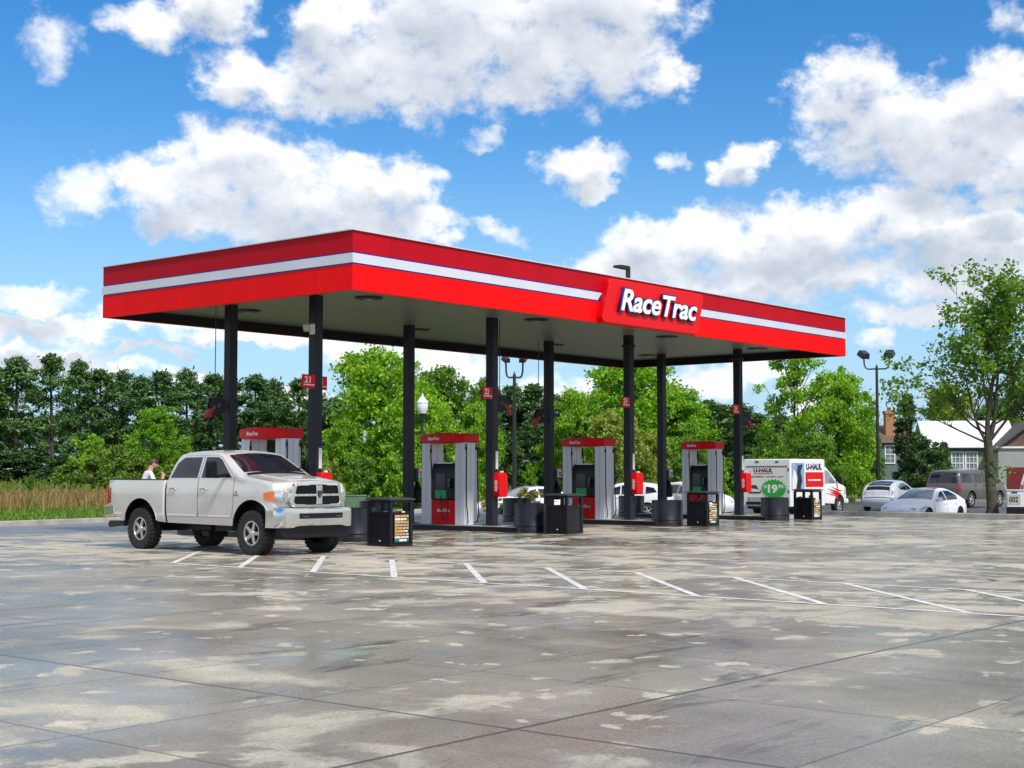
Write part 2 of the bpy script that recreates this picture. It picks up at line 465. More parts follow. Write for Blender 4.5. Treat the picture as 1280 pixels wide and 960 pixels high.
def field(P, blobs=CLOUDS):
    acc = None
    for cx, cy, rx, ry in blobs:
        a, e = pix_dir(cx, cy)
        ra, re = rx*1.08/31.7, ry*1.10/31.7
        q = vmath('MULTIPLY_ADD', P, (1/ra, 1/re, 0), (-a/ra, -e/re, 0)).outputs[0]
        d = vmath('DOT_PRODUCT', q, q).outputs['Value']
        acc = d if acc is None else W.math('SMOOTH_MIN', acc, d, 0.35)
    return acc
d0 = field(P0)
P1 = vmath('ADD', P0, (-0.25, 1.15, 0)).outputs[0]
d1 = field(P1)
fine = cnoise(flat, 46, 7, 0.62)
fine_up = cnoise(vmath('ADD', flat, (0.0015, -0.002, 0.009)).outputs[0], 46, 5, 0.62)
coarse = cnoise(flat, 15, 5, 0.5)
coarse_up = cnoise(vmath('ADD', flat, (0.003, -0.004, 0.024)).outputs[0], 15, 5, 0.5)
# out-of-view sky: noise clouds added for the lighting, cover thickened to whiten it
gen = cnoise(vmath('MULTIPLY', D, (1, 1, 2.0)).outputs[0], 3.2, 5, 0.55)
def fade(v, a_, b_):
    nd = W.n('ShaderNodeMapRange', interpolation_type='SMOOTHSTEP'); W.l(v, nd.inputs[0])
    nd.inputs[1].default_value = a_; nd.inputs[2].default_value = b_
    return nd.outputs[0]
inside = W.math('MULTIPLY', fade(W.math('ABSOLUTE', W.math('SUBTRACT', az, math.degrees(YAW))), 28.0, 20.5),
      W.math('MULTIPLY', fade(el, 26.0, 19.6), W.math('GREATER_THAN', el, -0.5)))
W.l(inside, wmix.inputs[0])
gmask = W.ramp(gen.outputs['Fac'], [(0.44, 0.0), (0.56, 0.95)])
gcol = W.ramp(gen.outputs['Fac'], [(0.48, (9.2, 9.1, 8.9)), (0.72, (5.4, 5.6, 6.1))])
W.l(W.mix(gmask, skyb, gcol), bg2.inputs['Color'])
dens = W.math('ADD', W.math('SUBTRACT', 1.0, d0), W.math('MULTIPLY', W.math('SUBTRACT', fine.outputs['Fac'], 0.5), 2.3))
mr = W.n('ShaderNodeMapRange', interpolation_type='SMOOTHSTEP')
W.l(dens, mr.inputs[0]); mr.inputs[1].default_value = -0.12; mr.inputs[2].default_value = 0.86
wm = W.n('ShaderNodeMapRange', interpolation_type='SMOOTHSTEP')
W.l(W.math('ADD', W.math('SUBTRACT', 1.0, field(P0, WISPS)), W.math('MULTIPLY', W.math('SUBTRACT', fine.outputs['Fac'], 0.5), 3.2)), wm.inputs[0])
wm.inputs[1].default_value = -0.2; wm.inputs[2].default_value = 1.5; wm.inputs[4].default_value = 0.85
mask = W.math('MAXIMUM', W.math('MULTIPLY', mr.outputs[0], 0.97), wm.outputs[0])
# light and shade in the cloud: thick cloud above a point greys it, relief catches the sun
thick = W.n('ShaderNodeMapRange', interpolation_type='SMOOTHSTEP')
W.l(W.math('SUBTRACT', 1.0, d1), thick.inputs[0]); thick.inputs[1].default_value = 0.05; thick.inputs[2].default_value = 1.0
relief = W.math('ADD', W.math('MULTIPLY', W.math('SUBTRACT', fine.outputs['Fac'], fine_up.outputs['Fac']), 0.30),
                W.math('MULTIPLY', W.math('SUBTRACT', coarse.outputs['Fac'], coarse_up.outputs['Fac']), 0.85))
shade = W.math('SUBTRACT', W.math('ADD', 0.98, relief), W.math('MULTIPLY', thick.outputs[0], 0.46), clamp=True)
ccol = W.ramp(shade, [(0.0, (3.6, 4.1, 4.9)), (0.42, (4.6, 5.0, 5.7)), (0.75, (7.0, 7.2, 7.6)), (1.0, (8.9, 8.85, 8.7))])
skyc = W.mix(mask, skyb, ccol)
W.l(skyc, bg.inputs['Color'])

sun_d = bpy.data.lights.new('sun', 'SUN')
sun_d.energy = 3.3
sun_d.angle = R(6.0)
sun_d.color = (1.0, 0.955, 0.88)
sun = bpy.data.objects.new('sun', sun_d)
COL.objects.link(sun)
sd = Vector((math.cos(SUN_AZ)*math.cos(SUN_EL), math.sin(SUN_AZ)*math.cos(SUN_EL), math.sin(SUN_EL)))
sun.rotation_euler = sd.to_track_quat('Z', 'Y').to_euler()
sun.location = (0, -10, 40)

vs = scene.view_settings
vs.view_transform = 'Standard'; vs.look = 'None'; vs.exposure = 0.38; vs.gamma = 1.0; vs.use_curve_mapping = False
scene.cycles.max_bounces = 8
scene.cycles.transparent_max_bounces = 8
scene.cycles.use_denoising = True

# ------------------------------------------------------------------ ground sheets on one lattice
XS = sorted(set([-400, -200, -120] + list(range(-60, 29, 4)) + [28.5, 28.8, 29.6] + [29.6+0.2*i for i in range(1, 9)] + list(range(32, 76, 2)) + [90, 120, 180, 260, 400, 700]
              + [21+i for i in range(0, 7)]))
YS = sorted(set([-400, -200, -120] + list(range(-60, 10, 4)) + [9.5+0.25*i for i in range(0, 17)] + [11.25, 17.5, 17.8] + list(range(18, 40, 3)) + [45, 60, 90, 130, 200, 300, 450, 700]))
def snap(v, L):
    return min(range(len(L)), key=lambda i: abs(L[i]-v))
def sheet(name, x0, x1, y0, y1, dz, mat, hole=None):
    i0, i1, j0, j1 = snap(x0, XS), snap(x1, XS), snap(y0, YS), snap(y1, YS)
    vs_, fs = [], []
    n = j1-j0+1
    for i in range(i0, i1+1):
        for j in range(j0, j1+1):
            vs_.append((XS[i], YS[j], ground_h(XS[i], YS[j])+dz))
    for i in range(i1-i0):
        for j in range(j1-j0):
            fs.append((i*n+j, (i+1)*n+j, (i+1)*n+j+1, i*n+j+1))
    mb = MB(); mb.add(vs_, fs)
    o = mb.build(name, mat, smooth=False)
    o['kind'] = 'structure'
    return o

def concrete_mat():
    k = NT('wet_concrete')
    out = k.n('ShaderNodeOutputMaterial'); b = k.n('ShaderNodeBsdfPrincipled'); k.l(b.outputs[0], out.inputs[0])
    tc = k.n('ShaderNodeTexCoord'); P = tc.outputs['Object']
    s = k.n('ShaderNodeSeparateXYZ'); k.l(P, s.inputs[0])
    SX, SY, X0, Y0 = 1.89, 1.94, -15.44, -17.34
    def joint(c, o, st, w):
        f = k.math('FRACT', k.math('ADD', k.math('DIVIDE', k.math('SUBTRACT', c, o), st), 100.5))
        d = k.math('MULTIPLY', k.math('ABSOLUTE', k.math('SUBTRACT', f, 0.5)), st)
        nd = k.n('ShaderNodeMapRange'); k.l(d, nd.inputs[0]); nd.inputs[1].default_value = w*0.45; nd.inputs[2].default_value = w
        nd.inputs[3].default_value = 1; nd.inputs[4].default_value = 0
        return nd.outputs[0], d
    wob = k.math('MULTIPLY', k.math('SUBTRACT', k.noise(P, 3.0, 4), 0.5), 0.014)
    xw = k.math('ADD', s.outputs[0], wob); yw = k.math('ADD', s.outputs[1], wob)
    jx, dx = joint(xw, X0, SX, 0.013); jy, dy = joint(yw, Y0, SY, 0.013)
    jX, dX = joint(xw, X0, SX*6, 0.022); jY, dY = joint(yw, Y0, SY*4, 0.026)
    jn = k.math('MAXIMUM', k.math('MAXIMUM', k.math('MULTIPLY', jx, 0.72), k.math('MULTIPLY', jy, 0.72)), k.math('MAXIMUM', jX, jY))
    # slab tone
    cell = k.n('ShaderNodeCombineXYZ')
    k.l(k.math('FLOOR', k.math('DIVIDE', k.math('SUBTRACT', s.outputs[0], X0), SX)), cell.inputs[0])
    k.l(k.math('FLOOR', k.math('DIVIDE', k.math('SUBTRACT', s.outputs[1], Y0), SY)), cell.inputs[1])
    wn = k.n('ShaderNodeTexWhiteNoise', noise_dimensions='3D'); k.l(cell.outputs[0], wn.inputs['Vector'])
    tone = wn.outputs['Value']
    big = k.noise(P, 0.16, 5, 0.55, 0.4)
    med = k.noise(k.mapping(P, loc=(7, 3, 0)), 0.85, 7, 0.55, 0.35)
    tiny = k.noise(P, 34, 3, 0.6)
    speck = k.noise(P, 120, 2, 0.5)
    # dry islands where the water has gone: crisp edged
    dsum = k.math('ADD', k.math('ADD', k.math('MULTIPLY', med, 0.66), k.math('MULTIPLY', big, 0.34)),
                  k.math('ADD', k.math('MULTIPLY', k.math('SUBTRACT', tone, 0.5), 0.035), k.math('MULTIPLY', k.math('SUBTRACT', k.noise(P, 9, 4), 0.5), 0.05)))
    # a drier lane in front of the pumps
    lane = k.n('ShaderNodeValToRGB'); cr = lane.color_ramp
    for pos, val in ((0.0, 0.24), (0.36, 0.22), (0.46, 0.55), (0.55, 0.95), (0.66, 0.78), (0.80, 0.45), (1.0, 0.5)):
        e_ = cr.elements.new(pos); e_.color = (val, val, val, 1)
    cr.elements.remove(cr.elements[0])
    k.l(k.math('DIVIDE', k.math('ADD', k.math('ADD', s.outputs[0], 24.0), k.math('MULTIPLY', k.math('SUBTRACT', big, 0.5), 8.0)), 36.0), lane.inputs[0])
    lane_v = k.math('MULTIPLY', k.math('SUBTRACT', lane.outputs[0], 0.5), 0.105)
    dsum = k.math('ADD', dsum, lane_v)
    crisp = k.ramp(dsum, [(0.520, 0.0), (0.535, 0.22), (0.541, 0.80), (0.62, 1.0)])
    softe = k.ramp(dsum, [(0.500, 0.0), (0.575, 0.72), (0.66, 1.0)])
    dry1 = k.mix(k.ramp(k.noise(k.mapping(P, loc=(9, 33, 0)), 0.35, 3), [(0.42, 0.0), (0.58, 1.0)]), crisp, softe)
    sm_ = k.math('ADD', k.noise(k.mapping(P, loc=(70, 9, 0)), 1.9, 6, 0.55, 0.3), lane_v)
    dry2 = k.ramp(sm_, [(0.595, 0.0), (0.612, 0.80), (0.68, 1.0)])
    dry = k.math('MAXIMUM', dry1, dry2)
    # soaked / oily places
    soak_isl = k.ramp(k.noise(k.mapping(P, loc=(31, 12, 0), scale=(1.0, 0.55, 1)), 0.42, 6, 0.6, 0.5), [(0.54, 0.0), (0.68, 1.0)])
    stain = k.ramp(k.noise(k.mapping(P, loc=(4, 57, 0), scale=(0.5, 1.6, 1)), 0.85, 7, 0.7, 0.8), [(0.575, 0.0), (0.68, 1.0)])
    puddle = k.ramp(k.noise(k.mapping(P, loc=(57, 80, 0)), 0.9, 4, 0.5), [(0.70, 0.0), (0.73, 1.0)])
    wetc = k.ramp(k.noise(P, 0.5, 8, 0.65), [(0.28, (0.165, 0.148, 0.104)), (0.5, (0.255, 0.230, 0.170)), (0.72, (0.35, 0.316, 0.240))])
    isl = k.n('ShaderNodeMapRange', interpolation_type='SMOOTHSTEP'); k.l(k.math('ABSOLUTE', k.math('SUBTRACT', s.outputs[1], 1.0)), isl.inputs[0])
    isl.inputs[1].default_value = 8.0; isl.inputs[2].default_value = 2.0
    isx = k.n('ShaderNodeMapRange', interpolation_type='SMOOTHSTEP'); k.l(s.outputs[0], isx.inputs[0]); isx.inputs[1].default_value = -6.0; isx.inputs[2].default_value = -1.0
    isl_zone = k.math('MULTIPLY', k.math('MULTIPLY', isl.outputs[0], isx.outputs[0]), k.ramp(k.noise(k.mapping(P, loc=(3, 41, 0)), 0.3, 5, 0.6), [(0.35, 0.25), (0.6, 1.0)]))  # broad zone around the islands, coloured darker and made glossier
    soak_isl = k.math('MAXIMUM', soak_isl, k.math('MULTIPLY', isl_zone, 0.85))
    wetc = k.mix(k.math('MULTIPLY', soak_isl, 0.62), wetc, (0.080, 0.066, 0.044))
    dryc = k.ramp(k.noise(P, 2.2, 7, 0.65), [(0.3, (0.40, 0.362, 0.283)), (0.7, (0.53, 0.485, 0.39))])
    c = k.mix(dry, wetc, dryc)
    c = k.mix(k.math('MULTIPLY', stain, k.math('SUBTRACT', 0.8, k.math('MULTIPLY', dry, 0.5))), c, (0.026, 0.022, 0.016))
    g = k.ramp(tiny, [(0.3, 0.72), (0.7, 1.24)])
    c = k.mix(1.0, c, g, 'MULTIPLY')
    g2 = k.ramp(speck, [(0.34, 0.50), (0.46, 1.0), (0.62, 1.0), (0.72, 1.35)])
    c = k.mix(0.8, c, k.mix(1.0, c, g2, 'MULTIPLY'))
    tn = k.math('ADD', 0.90, k.math('MULTIPLY', tone, 0.20))
    c = k.mix(1.0, c, tn, 'MULTIPLY')
    # drips of engine oil
    vor = k.n('ShaderNodeTexVoronoi'); vor.inputs['Scale'].default_value = 1.3; k.l(P, vor.inputs['Vector'])
    drip = k.ramp(vor.outputs['Distance'], [(0.018, 1.0), (0.035, 0.0)])
    c = k.mix(k.math('MULTIPLY', drip, 0.75), c, (0.03, 0.027, 0.022))
    c = k.mix(k.math('MULTIPLY', jn, 0.86), c, (0.022, 0.021, 0.018))
    k.l(c, b.inputs['Base Color'])
    wr = k.ramp(k.noise(k.mapping(P, loc=(5, 5, 0)), 0.42, 7, 0.62, 0.4), [(0.36, 0.15), (0.50, 0.30), (0.64, 0.50)])
    r = k.mix(dry, wr, 0.74)
    r = k.mix(soak_isl, r, k.mix(dry, 0.17, 0.6))
    r = k.mix(puddle, r, 0.04)
    k.l(r, b.inputs['Roughness'])
    b.inputs['IOR'].default_value = 1.52
    b.inputs['Specular IOR Level'].default_value = 0.36
    wetness = k.math('SUBTRACT', 1.0, dry)
    hgt_ = k.math('ADD', k.math('MULTIPLY', tiny, 0.55), k.math('MULTIPLY', speck, 0.35))
    hgt_ = k.math('SUBTRACT', hgt_, k.math('MULTIPLY', jn, 3.5))
    bp = k.n('ShaderNodeBump'); bp.inputs['Distance'].default_value = 0.0035
    k.l(k.math('MULTIPLY', k.math('SUBTRACT', 1.0, puddle), k.math('ADD', 0.30, k.math('MULTIPLY', dry, 0.35))), bp.inputs['Strength'])
    k.l(hgt_, bp.inputs['Height']); k.l(bp.outputs[0], b.inputs['Normal'])
    return k.mat

def asphalt_mat(name, lo, hi, r0=0.25, r1=0.5):
    k = NT(name)
    out = k.n('ShaderNodeOutputMaterial'); b = k.n('ShaderNodeBsdfPrincipled'); k.l(b.outputs[0], out.inputs[0])
    P = k.n('ShaderNodeTexCoord').outputs['Object']
    n1 = k.noise(P, 0.35, 7, 0.62, 0.5)
    c = k.ramp(n1, [(0.32, lo), (0.68, hi)])
    c = k.mix(1.0, c, k.ramp(k.noise(P, 60, 3), [(0.3, 0.7), (0.7, 1.25)]), 'MULTIPLY')
    k.l(c, b.inputs['Base Color'])
    k.l(k.ramp(n1, [(0.3, r0), (0.7, r1)]), b.inputs['Roughness'])
    bp = k.n('ShaderNodeBump'); bp.inputs['Strength'].default_value = 0.25; bp.inputs['Distance'].default_value = 0.006
    k.l(k.noise(P, 70, 3), bp.inputs['Height']); k.l(bp.outputs[0], b.inputs['Normal'])
    return k.mat

def turf_mat():
    k = NT('turf')
    out = k.n('ShaderNodeOutputMaterial'); b = k.n('ShaderNodeBsdfPrincipled'); k.l(b.outputs[0], out.inputs[0])
    P = k.n('ShaderNodeTexCoord').outputs['Object']
    n1 = k.noise(P, 0.25, 8, 0.65, 0.3); n2 = k.noise(P, 9, 6, 0.7)
    c = k.ramp(n1, [(0.3, (0.06, 0.115, 0.012)), (0.5, (0.10, 0.17, 0.018)), (0.7, (0.17, 0.19, 0.035))])
    c = k.mix(1.0, c, k.ramp(n2, [(0.3, 0.55), (0.7, 1.4)]), 'MULTIPLY')
    k.l(c, b.inputs['Base Color']); b.inputs['Roughness'].default_value = 0.9; b.inputs['Specular IOR Level'].default_value = 0.15
    bp = k.n('ShaderNodeBump'); bp.inputs['Strength'].default_value = 0.8; bp.inputs['Distance'].default_value = 0.05
    k.l(n2, bp.inputs['Height']); k.l(bp.outputs[0], b.inputs['Normal'])
    return k.mat

def paint_mat():
    k = NT('worn_road_paint')
    out = k.n('ShaderNodeOutputMaterial'); b = k.n('ShaderNodeBsdfPrincipled'); tr = k.n('ShaderNodeBsdfTransparent')
    P = k.n('ShaderNodeTexCoord').outputs['Object']
    k.l(k.ramp(k.noise(P, 3, 6, 0.65), [(0.3, (0.52, 0.51, 0.48)), (0.7, (0.78, 0.77, 0.74))]), b.inputs['Base Color'])
    b.inputs['Roughness'].default_value = 0.45
    wear = k.ramp(k.math('ADD', k.math('MULTIPLY', k.noise(P, 22, 6, 0.7), 0.6), k.math('MULTIPLY', k.noise(P, 0.8, 5), 0.4)), [(0.30, 0.15), (0.42, 1.0)])
    ms = k.n('ShaderNodeMixShader'); k.l(wear, ms.inputs[0]); k.l(tr.outputs[0], ms.inputs[1]); k.l(b.outputs[0], ms.inputs[2])
    k.l(ms.outputs[0], out.inputs[0])
    return k.mat

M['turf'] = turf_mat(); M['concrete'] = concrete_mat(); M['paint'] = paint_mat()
M['road'] = asphalt_mat('road_asphalt', (0.10, 0.10, 0.105), (0.19, 0.19, 0.19), 0.3, 0.5)
M['lot'] = asphalt_mat('car_park_asphalt', (0.055, 0.055, 0.055), (0.11, 0.108, 0.10), 0.3, 0.55)
sheet('ground', -400, 700, -400, 700, -0.012, M['turf'])
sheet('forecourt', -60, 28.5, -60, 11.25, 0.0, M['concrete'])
sheet('road', -60, 28.5, 11.25, 17.5, -0.003, M['road'])
sheet('car_park', 29.6, 62, -60, 17.5, 0.0, M['lot'])

def kerb_run(name, pts, w=0.16, h=0.15):
    """a kerb along a polyline, in lengths with narrow joints"""
    mb = MB()
    for a, b in zip(pts[:-1], pts[1:]):
        a, b = Vector((*a, 0)), Vector((*b, 0)); L = (b-a).length; d = (b-a)/L; nrm = Vector((-d.y, d.x, 0))
        n = max(1, round(L/3.0))
        for i in range(n):
            p = a+d*(L*i/n+0.006); q = a+d*(L*(i+1)/n-0.006)
            vs_ = []
            for e in (p, q):
                zb = ground_h(e.x, e.y)-0.05; zt = max(ground_h(e.x, e.y), ground_h(e.x-0.5, e.y))+h
                for off, z in ((-w/2, zb), (-w/2+0.02, zt-0.02), (-w/2+0.045, zt), (w/2, zt), (w/2, zb)):
                    c = e+nrm*off; vs_.append((c.x, c.y, z))
            fs = [(i_, (i_+1) % 5, 5+(i_+1) % 5, 5+i_) for i_ in range(5)]+[(4, 3, 2, 1, 0), (5, 6, 7, 8, 9)]
            mb.add(vs_, fs)
    o = mb.build(name, M['grey_kerb'], smooth=False)
    o['kind'] = 'structure'
    return o
kerb_run('kerb', [(-60, 16.2), (-12, 16.2), (1.5, 16.9), (6.5, 17.55), (30, 17.65), (61, 17.65)], 0.22, 0.16)
kerb_run('kerb', [(28.68, 4.2), (28.68, -60)], 0.34, 0.17)
kerb_run('kerb', [(62.1, 17.5), (62.1, -60)], 0.25, 0.16)
v = MB(); v.box((29.25, -28, 0.03), (0.7, 64.4, 0.26)); vo = v.build('verge', M['turf'], smooth=False, bevel=0.05); vo['kind'] = 'structure'

def mark(p, q, w, mb, dz=0.004):
    p, q = Vector((*p, 0)), Vector((*q, 0)); d = (q-p).normalized(); n = Vector((-d.y, d.x, 0))*(w/2)
    mb.add([(e.x, e.y, dz) for e in (p-n, q-n, q+n, p+n)], [(0, 1, 2, 3)])
mm = MB()
mark((-6.28, -34), (-6.28, -2.0), 0.10, mm)
mark((-3.02, -34), (-3.02, -2.0), 0.10, mm)
for i in range(17):
    yb = -1.85-1.835*i
    mark((-6.24, yb-0.02), (-3.06, yb+3.12), 0.105, mm, 0.0045)
mo = mm.build('bay_marking', M['paint'], smooth=False); mo['kind'] = 'structure'
mm = MB()
mark((0.75, -34), (0.75, -1.5), 0.11, mm); mark((7.9, -34), (7.9, -1.0), 0.12, mm)
mo = mm.build('lane_marking', M['paint'], smooth=False); mo['kind'] = 'structure'
# ------------------------------------------------------------------ the canopy
def fit_text(name, body, w, h, mat, parent, F, bold=0.03, shear=0.2, depth=0.006, space=1.0, align_center=False):
    """lettering scaled to exactly w x h, baseline at the frame's origin"""
    o = text_mesh(name, body, 1.0, mat, None, None, bold, shear, depth, space)
    me = o.data
    co = np.empty(len(me.vertices)*3); me.vertices.foreach_get('co', co); co = co.reshape(-1, 3)
    mn, mx = co.min(0), co.max(0)
    sx, sy = w/(mx[0]-mn[0]), h/(mx[1]-mn[1])
    ox = -mn[0]*sx - (w/2 if align_center else 0)
    me.transform(F @ Matrix(((sx, 0, 0, ox), (0, sy, 0, -mn[1]*sy), (0, 0, 1, 0), (0, 0, 0, 1))))
    if parent is not None: o.parent = parent
    return o

CL, CW, ZB, ZT, ZS = 23.95, 9.383, 5.698, 7.035, 5.98
COLX = [1.8437+6.7084*i for i in range(4)]
YN, YM = 3.169, 6.385
canopy = empty('station_canopy', (0, 0, 0), 0, 'large red petrol station canopy with white stripe standing on eight dark columns', 'canopy')

def soffit_mat():
    k = NT('soffit_planks')
    out = k.n('ShaderNodeOutputMaterial'); b = k.n('ShaderNodeBsdfPrincipled'); k.l(b.outputs[0], out.inputs[0])
    P = k.n('ShaderNodeTexCoord').outputs['Object']
    s = k.n('ShaderNodeSeparateXYZ'); k.l(P, s.inputs[0])
    f = k.math('FRACT', k.math('MULTIPLY', s.outputs[1], 1/0.38))
    g = k.math('LESS_THAN', f, 0.20)
    c = k.ramp(k.noise(k.mapping(P, scale=(0.15, 2, 1)), 2.0, 5), [(0.3, (0.18, 0.18, 0.145)), (0.7, (0.245, 0.245, 0.20))])
    c = k.mix(k.math('MULTIPLY', g, 0.75), c, (0.04, 0.04, 0.03))
    k.l(c, b.inputs['Base Color']); b.inputs['Roughness'].default_value = 0.4
    bp = k.n('ShaderNodeBump'); bp.inputs['Strength'].default_value = 0.6; bp.inputs['Distance'].default_value = 0.01; bp.invert = True
    k.l(g, bp.inputs['Height']); k.l(bp.outputs[0], b.inputs['Normal'])
    return k.mat
M['soffit'] = soffit_mat()
M['roof'] = pmat('roof_membrane', (0.45, 0.45, 0.44), 0.8)

T = 0.10
H_ = ZT-ZB
zs = [0, 0.43, 0.455, 0.617, 0.645, 1.0]
def ring(z0, z1, out_, mat, name):
    """closed band round the canopy edge"""
    mb = MB()
    o, i = out_, -T
    mb.box((CL/2, -o/2+T/2 - 0, (z0+z1)/2), (CL+2*o, T+o, z1-z0))
    mb.box((CL/2, CW+o/2-T/2, (z0+z1)/2), (CL+2*o, T+o, z1-z0))
    for x, sx in ((-o/2+T/2, 1), (CL+o/2-T/2, -1)):
        mb.box((x, CW/2, (z0+z1)/2), (T+o, CW-2*T-0.004, z1-z0))
    return mb.build(name, mat, canopy, smooth=False)
ring(ZB, ZB+zs[1]*H_, 0.0, M['red'], 'fascia')
ring(ZB+zs[4]*H_, ZT, 0.0, M['red_deep'], 'fascia')
ring(ZB+zs[1]*H_, ZB+zs[4]*H_, -0.012, M['navy'], 'fascia_trim')
# white stripe in lengths with seams, cut at a slant beside the sign box
st = MB()
z0, z1 = ZB+zs[2]*H_, ZB+zs[3]*H_
SIGN0, SIGN1 = 9.33, 14.2
def stripe_y(xa, xb, y, sl_a=0.0, sl_b=0.0, d=1):
    st.prism([(xa-sl_a, z0), (xb-sl_b, z0), (xb+sl_b, z1), (xa+sl_a, z1)], 'y', y, y+0.03*d)
for a, b in ((-0.022, 4.8), (4.805, SIGN0)):
    stripe_y(a, b, -0.022, 0, 0.10 if b == SIGN0 else 0)
for a, b in ((SIGN1, 18.9), (18.905, CL+0.022)):
    stripe_y(a, b, -0.022, 0.10 if a == SIGN1 else 0, 0)
for k in range(5):
    stripe_y(-0.022+k*(CL+0.044)/5, -0.022+(k+1)*(CL+0.044)/5-0.005, CW-0.008)
for x in (-0.022, CL-0.008):
    for k in range(2):
        ya = 0.010+k*(CW-0.02)/2
        st.prism([(ya, z0), (ya+(CW-0.02)/2-0.005, z0), (ya+(CW-0.02)/2-0.005, z1), (ya, z1)], 'x', x, x+0.03)
st.build('white_stripe', M['fascia_white'], canopy, smooth=False)
mb = MB()
for i in range(9):
    pass
cap_ = MB()
for y in (-0.01, CW+0.01): cap_.box((CL/2, y, ZT+0.012), (CL+0.06, 0.07, 0.024))
for x in (-0.01, CL+0.01): cap_.box((x, CW/2, ZT+0.012), (0.07, CW-0.06, 0.024))
cap_.build('edge_flashing', M['fascia_white'], canopy, smooth=False)
mb = MB(); mb.box((CL/2, CW/2, ZS+0.03), (CL-2*T-0.02, CW-2*T-0.02, 0.06)); mb.build('soffit', M['soffit'], canopy, smooth=False)
mb = MB(); mb.box((CL/2, CW/2, ZT-0.25), (CL-2*T-0.02, CW-2*T-0.02, 0.06)); mb.build('roof', M['roof'], canopy, smooth=False)
# dark inner return of the fascia below the ceiling
mb = MB()
for y in (T+0.02, CW-T-0.02): mb.box((CL/2, y, ZB+0.15), (CL-2*T-0.09, 0.03, 0.28))
for x in (T+0.02, CL-T-0.02): mb.box((x, CW/2, ZB+0.15), (0.03, CW-2*T-0.09, 0.28))
mb.build('inner_return', M['black'], canopy, smooth=False)
for x in (2.9, 9.6, 16.3, 22.0):
    for y in (2.4, 7.0):
        li = MB(); li.lathe([(0.0, ZS-0.05), (0.20, ZS-0.06), (0.34, ZS-0.035), (0.37, ZS-0.003)], 20, M=Matrix.Translation((x, y, 0)))
        lo = li.build('ceiling_light', M['black'], canopy)
        le = MB(); le.box((x, y, ZS-0.064), (0.2, 0.16, 0.012)); le.build('lens', M['beige'], lo)
for j, y in enumerate((YN, YM)):
    for i, x in enumerate(COLX):
        mb = MB()
        a = 0.125
        mb.box((x, y, (0.15+ZS)/2), (2*a, 2*a, ZS-0.15))
        mb.box((x, y, 0.165), (0.40, 0.40, 0.03))
        if j == 0 and i >= 2: mb.cyl((x, y, 5.60), (x, y, 5.68), 0.22, n=20)
        c = mb.build('column', M['column'], canopy, bevel=0.012)
        if j == 0:
            lb = MB(); lb.box((x+0.06, y-a-0.006, 1.98), (0.10, 0.012, 0.50)); lb.build('label_strip', M['card'], c)
            if i == 0:
                kb = MB(); kb.box((x-a-0.05, y-0.02, 1.60), (0.10, 0.2, 0.34)); kb.build('control_box', M['black'], c, bevel=0.01)
# sign box
sg = MB()
pts = []
x0, x1, za, zb = SIGN0+0.02, SIGN1-0.02, ZB+0.005, ZT-0.10
r = 0.16; sl = 0.16
for cx, cz, a0 in ((x1-r+sl, zb-r, 0), (x0+r+sl, zb-r, 90), (x0+r-sl, za+r, 180), (x1-r-sl, za+r, 270)):
    for k in range(6):
        t = R(a0+k*18); pts.append((cx+r*math.cos(t), cz+r*math.sin(t)))
sg.prism(pts, 'y', -0.20, -0.002)
sbox = sg.build('sign_box', M['red_plastic'], canopy, bevel=0.015)
fit_text('lettering', 'RaceTrac', 4.02, 0.70, M['navy_deep'], sbox, facing(1, 0, (9.86, -0.248, 6.04)), 0.050, 0.32, 0.035, 1.0)
fit_text('lettering', 'RaceTrac', 3.90, 0.62, M['white'], sbox, facing(1, 0, (9.93, -0.292, 6.075)), 0.022, 0.32, 0.012, 1.0)

# ------------------------------------------------------------------ islands
ISL_WORDS = ['beside the white pickup', 'under column 22', 'under column 23', 'nearest the moving truck']
def stadium(hw, y0, y1, n=10):
    p = []
    for k in range(n+1):
        t = PI*k/n; p.append((hw*math.cos(t), y1+hw*math.sin(t)))
    for k in range(n+1):
        t = PI+PI*k/n; p.append((hw*math.cos(t), y0+hw*math.sin(t)))
    return p
Y_NEAR, Y_FAR = 1.75, 7.75
for i, x in enumerate(COLX):
    isl = empty('pump_island', (x, 0, 0), 0, 'raised dark-edged pump island '+ISL_WORDS[i], 'island', 'pump islands under the canopy')
    a = MB(); a.prism(stadium(0.47, Y_NEAR, Y_FAR), 'z', 0.001, 0.135); a.build('steel_edge', M['steel_dark'], isl, bevel=0.008)
    b = MB(); b.prism(stadium(0.455, Y_NEAR, Y_FAR), 'z', 0.137, 0.15); b.build('concrete_top', M['island_conc'], isl, smooth=False)

# round steel guards at both island ends
NEARW = ['beside the pickup bumper', 'behind the plain bin', 'left of the bin with red rubbish', 'before the moving truck']
def make_guard(loc, label):
    g = empty('island_guard', loc, 0, label, 'guard', 'round guards at the island ends')
    b = MB(); b.lathe([(0.485, 0.0), (0.485, 0.15), (0.478, 0.16), (0.478, 0.78), (0.470, 0.785), (0.462, 0.78), (0.462, 0.60), (0, 0.60)], 40)
    b.build('drum', M['drum'], g, angle=50)
    c = MB(); c.lathe([(0.487, 0.165), (0.494, 0.17), (0.494, 0.195), (0.487, 0.2)], 40); c.build('band', M['drum'], g)
    return g
g0 = None
for i, x in enumerate(COLX):
    for nf, y in (('near', Y_NEAR), ('far', Y_FAR)):
        if i == 0 and nf == 'far': continue
        lab = ('dark round steel guard at a pump island end, '+NEARW[i]) if nf == 'near' else \
              ['', 'round steel guard behind the orange-postered bin next to the pickup', 'round steel guard with the white sedan behind it', 'round steel guard with a white crossover behind'][i]
        if g0 is None: g0 = make_guard((x, y, 0), lab)
        else:
            c = copy_tree(g0); c.location = (x, y, 0.0); c['label'] = lab

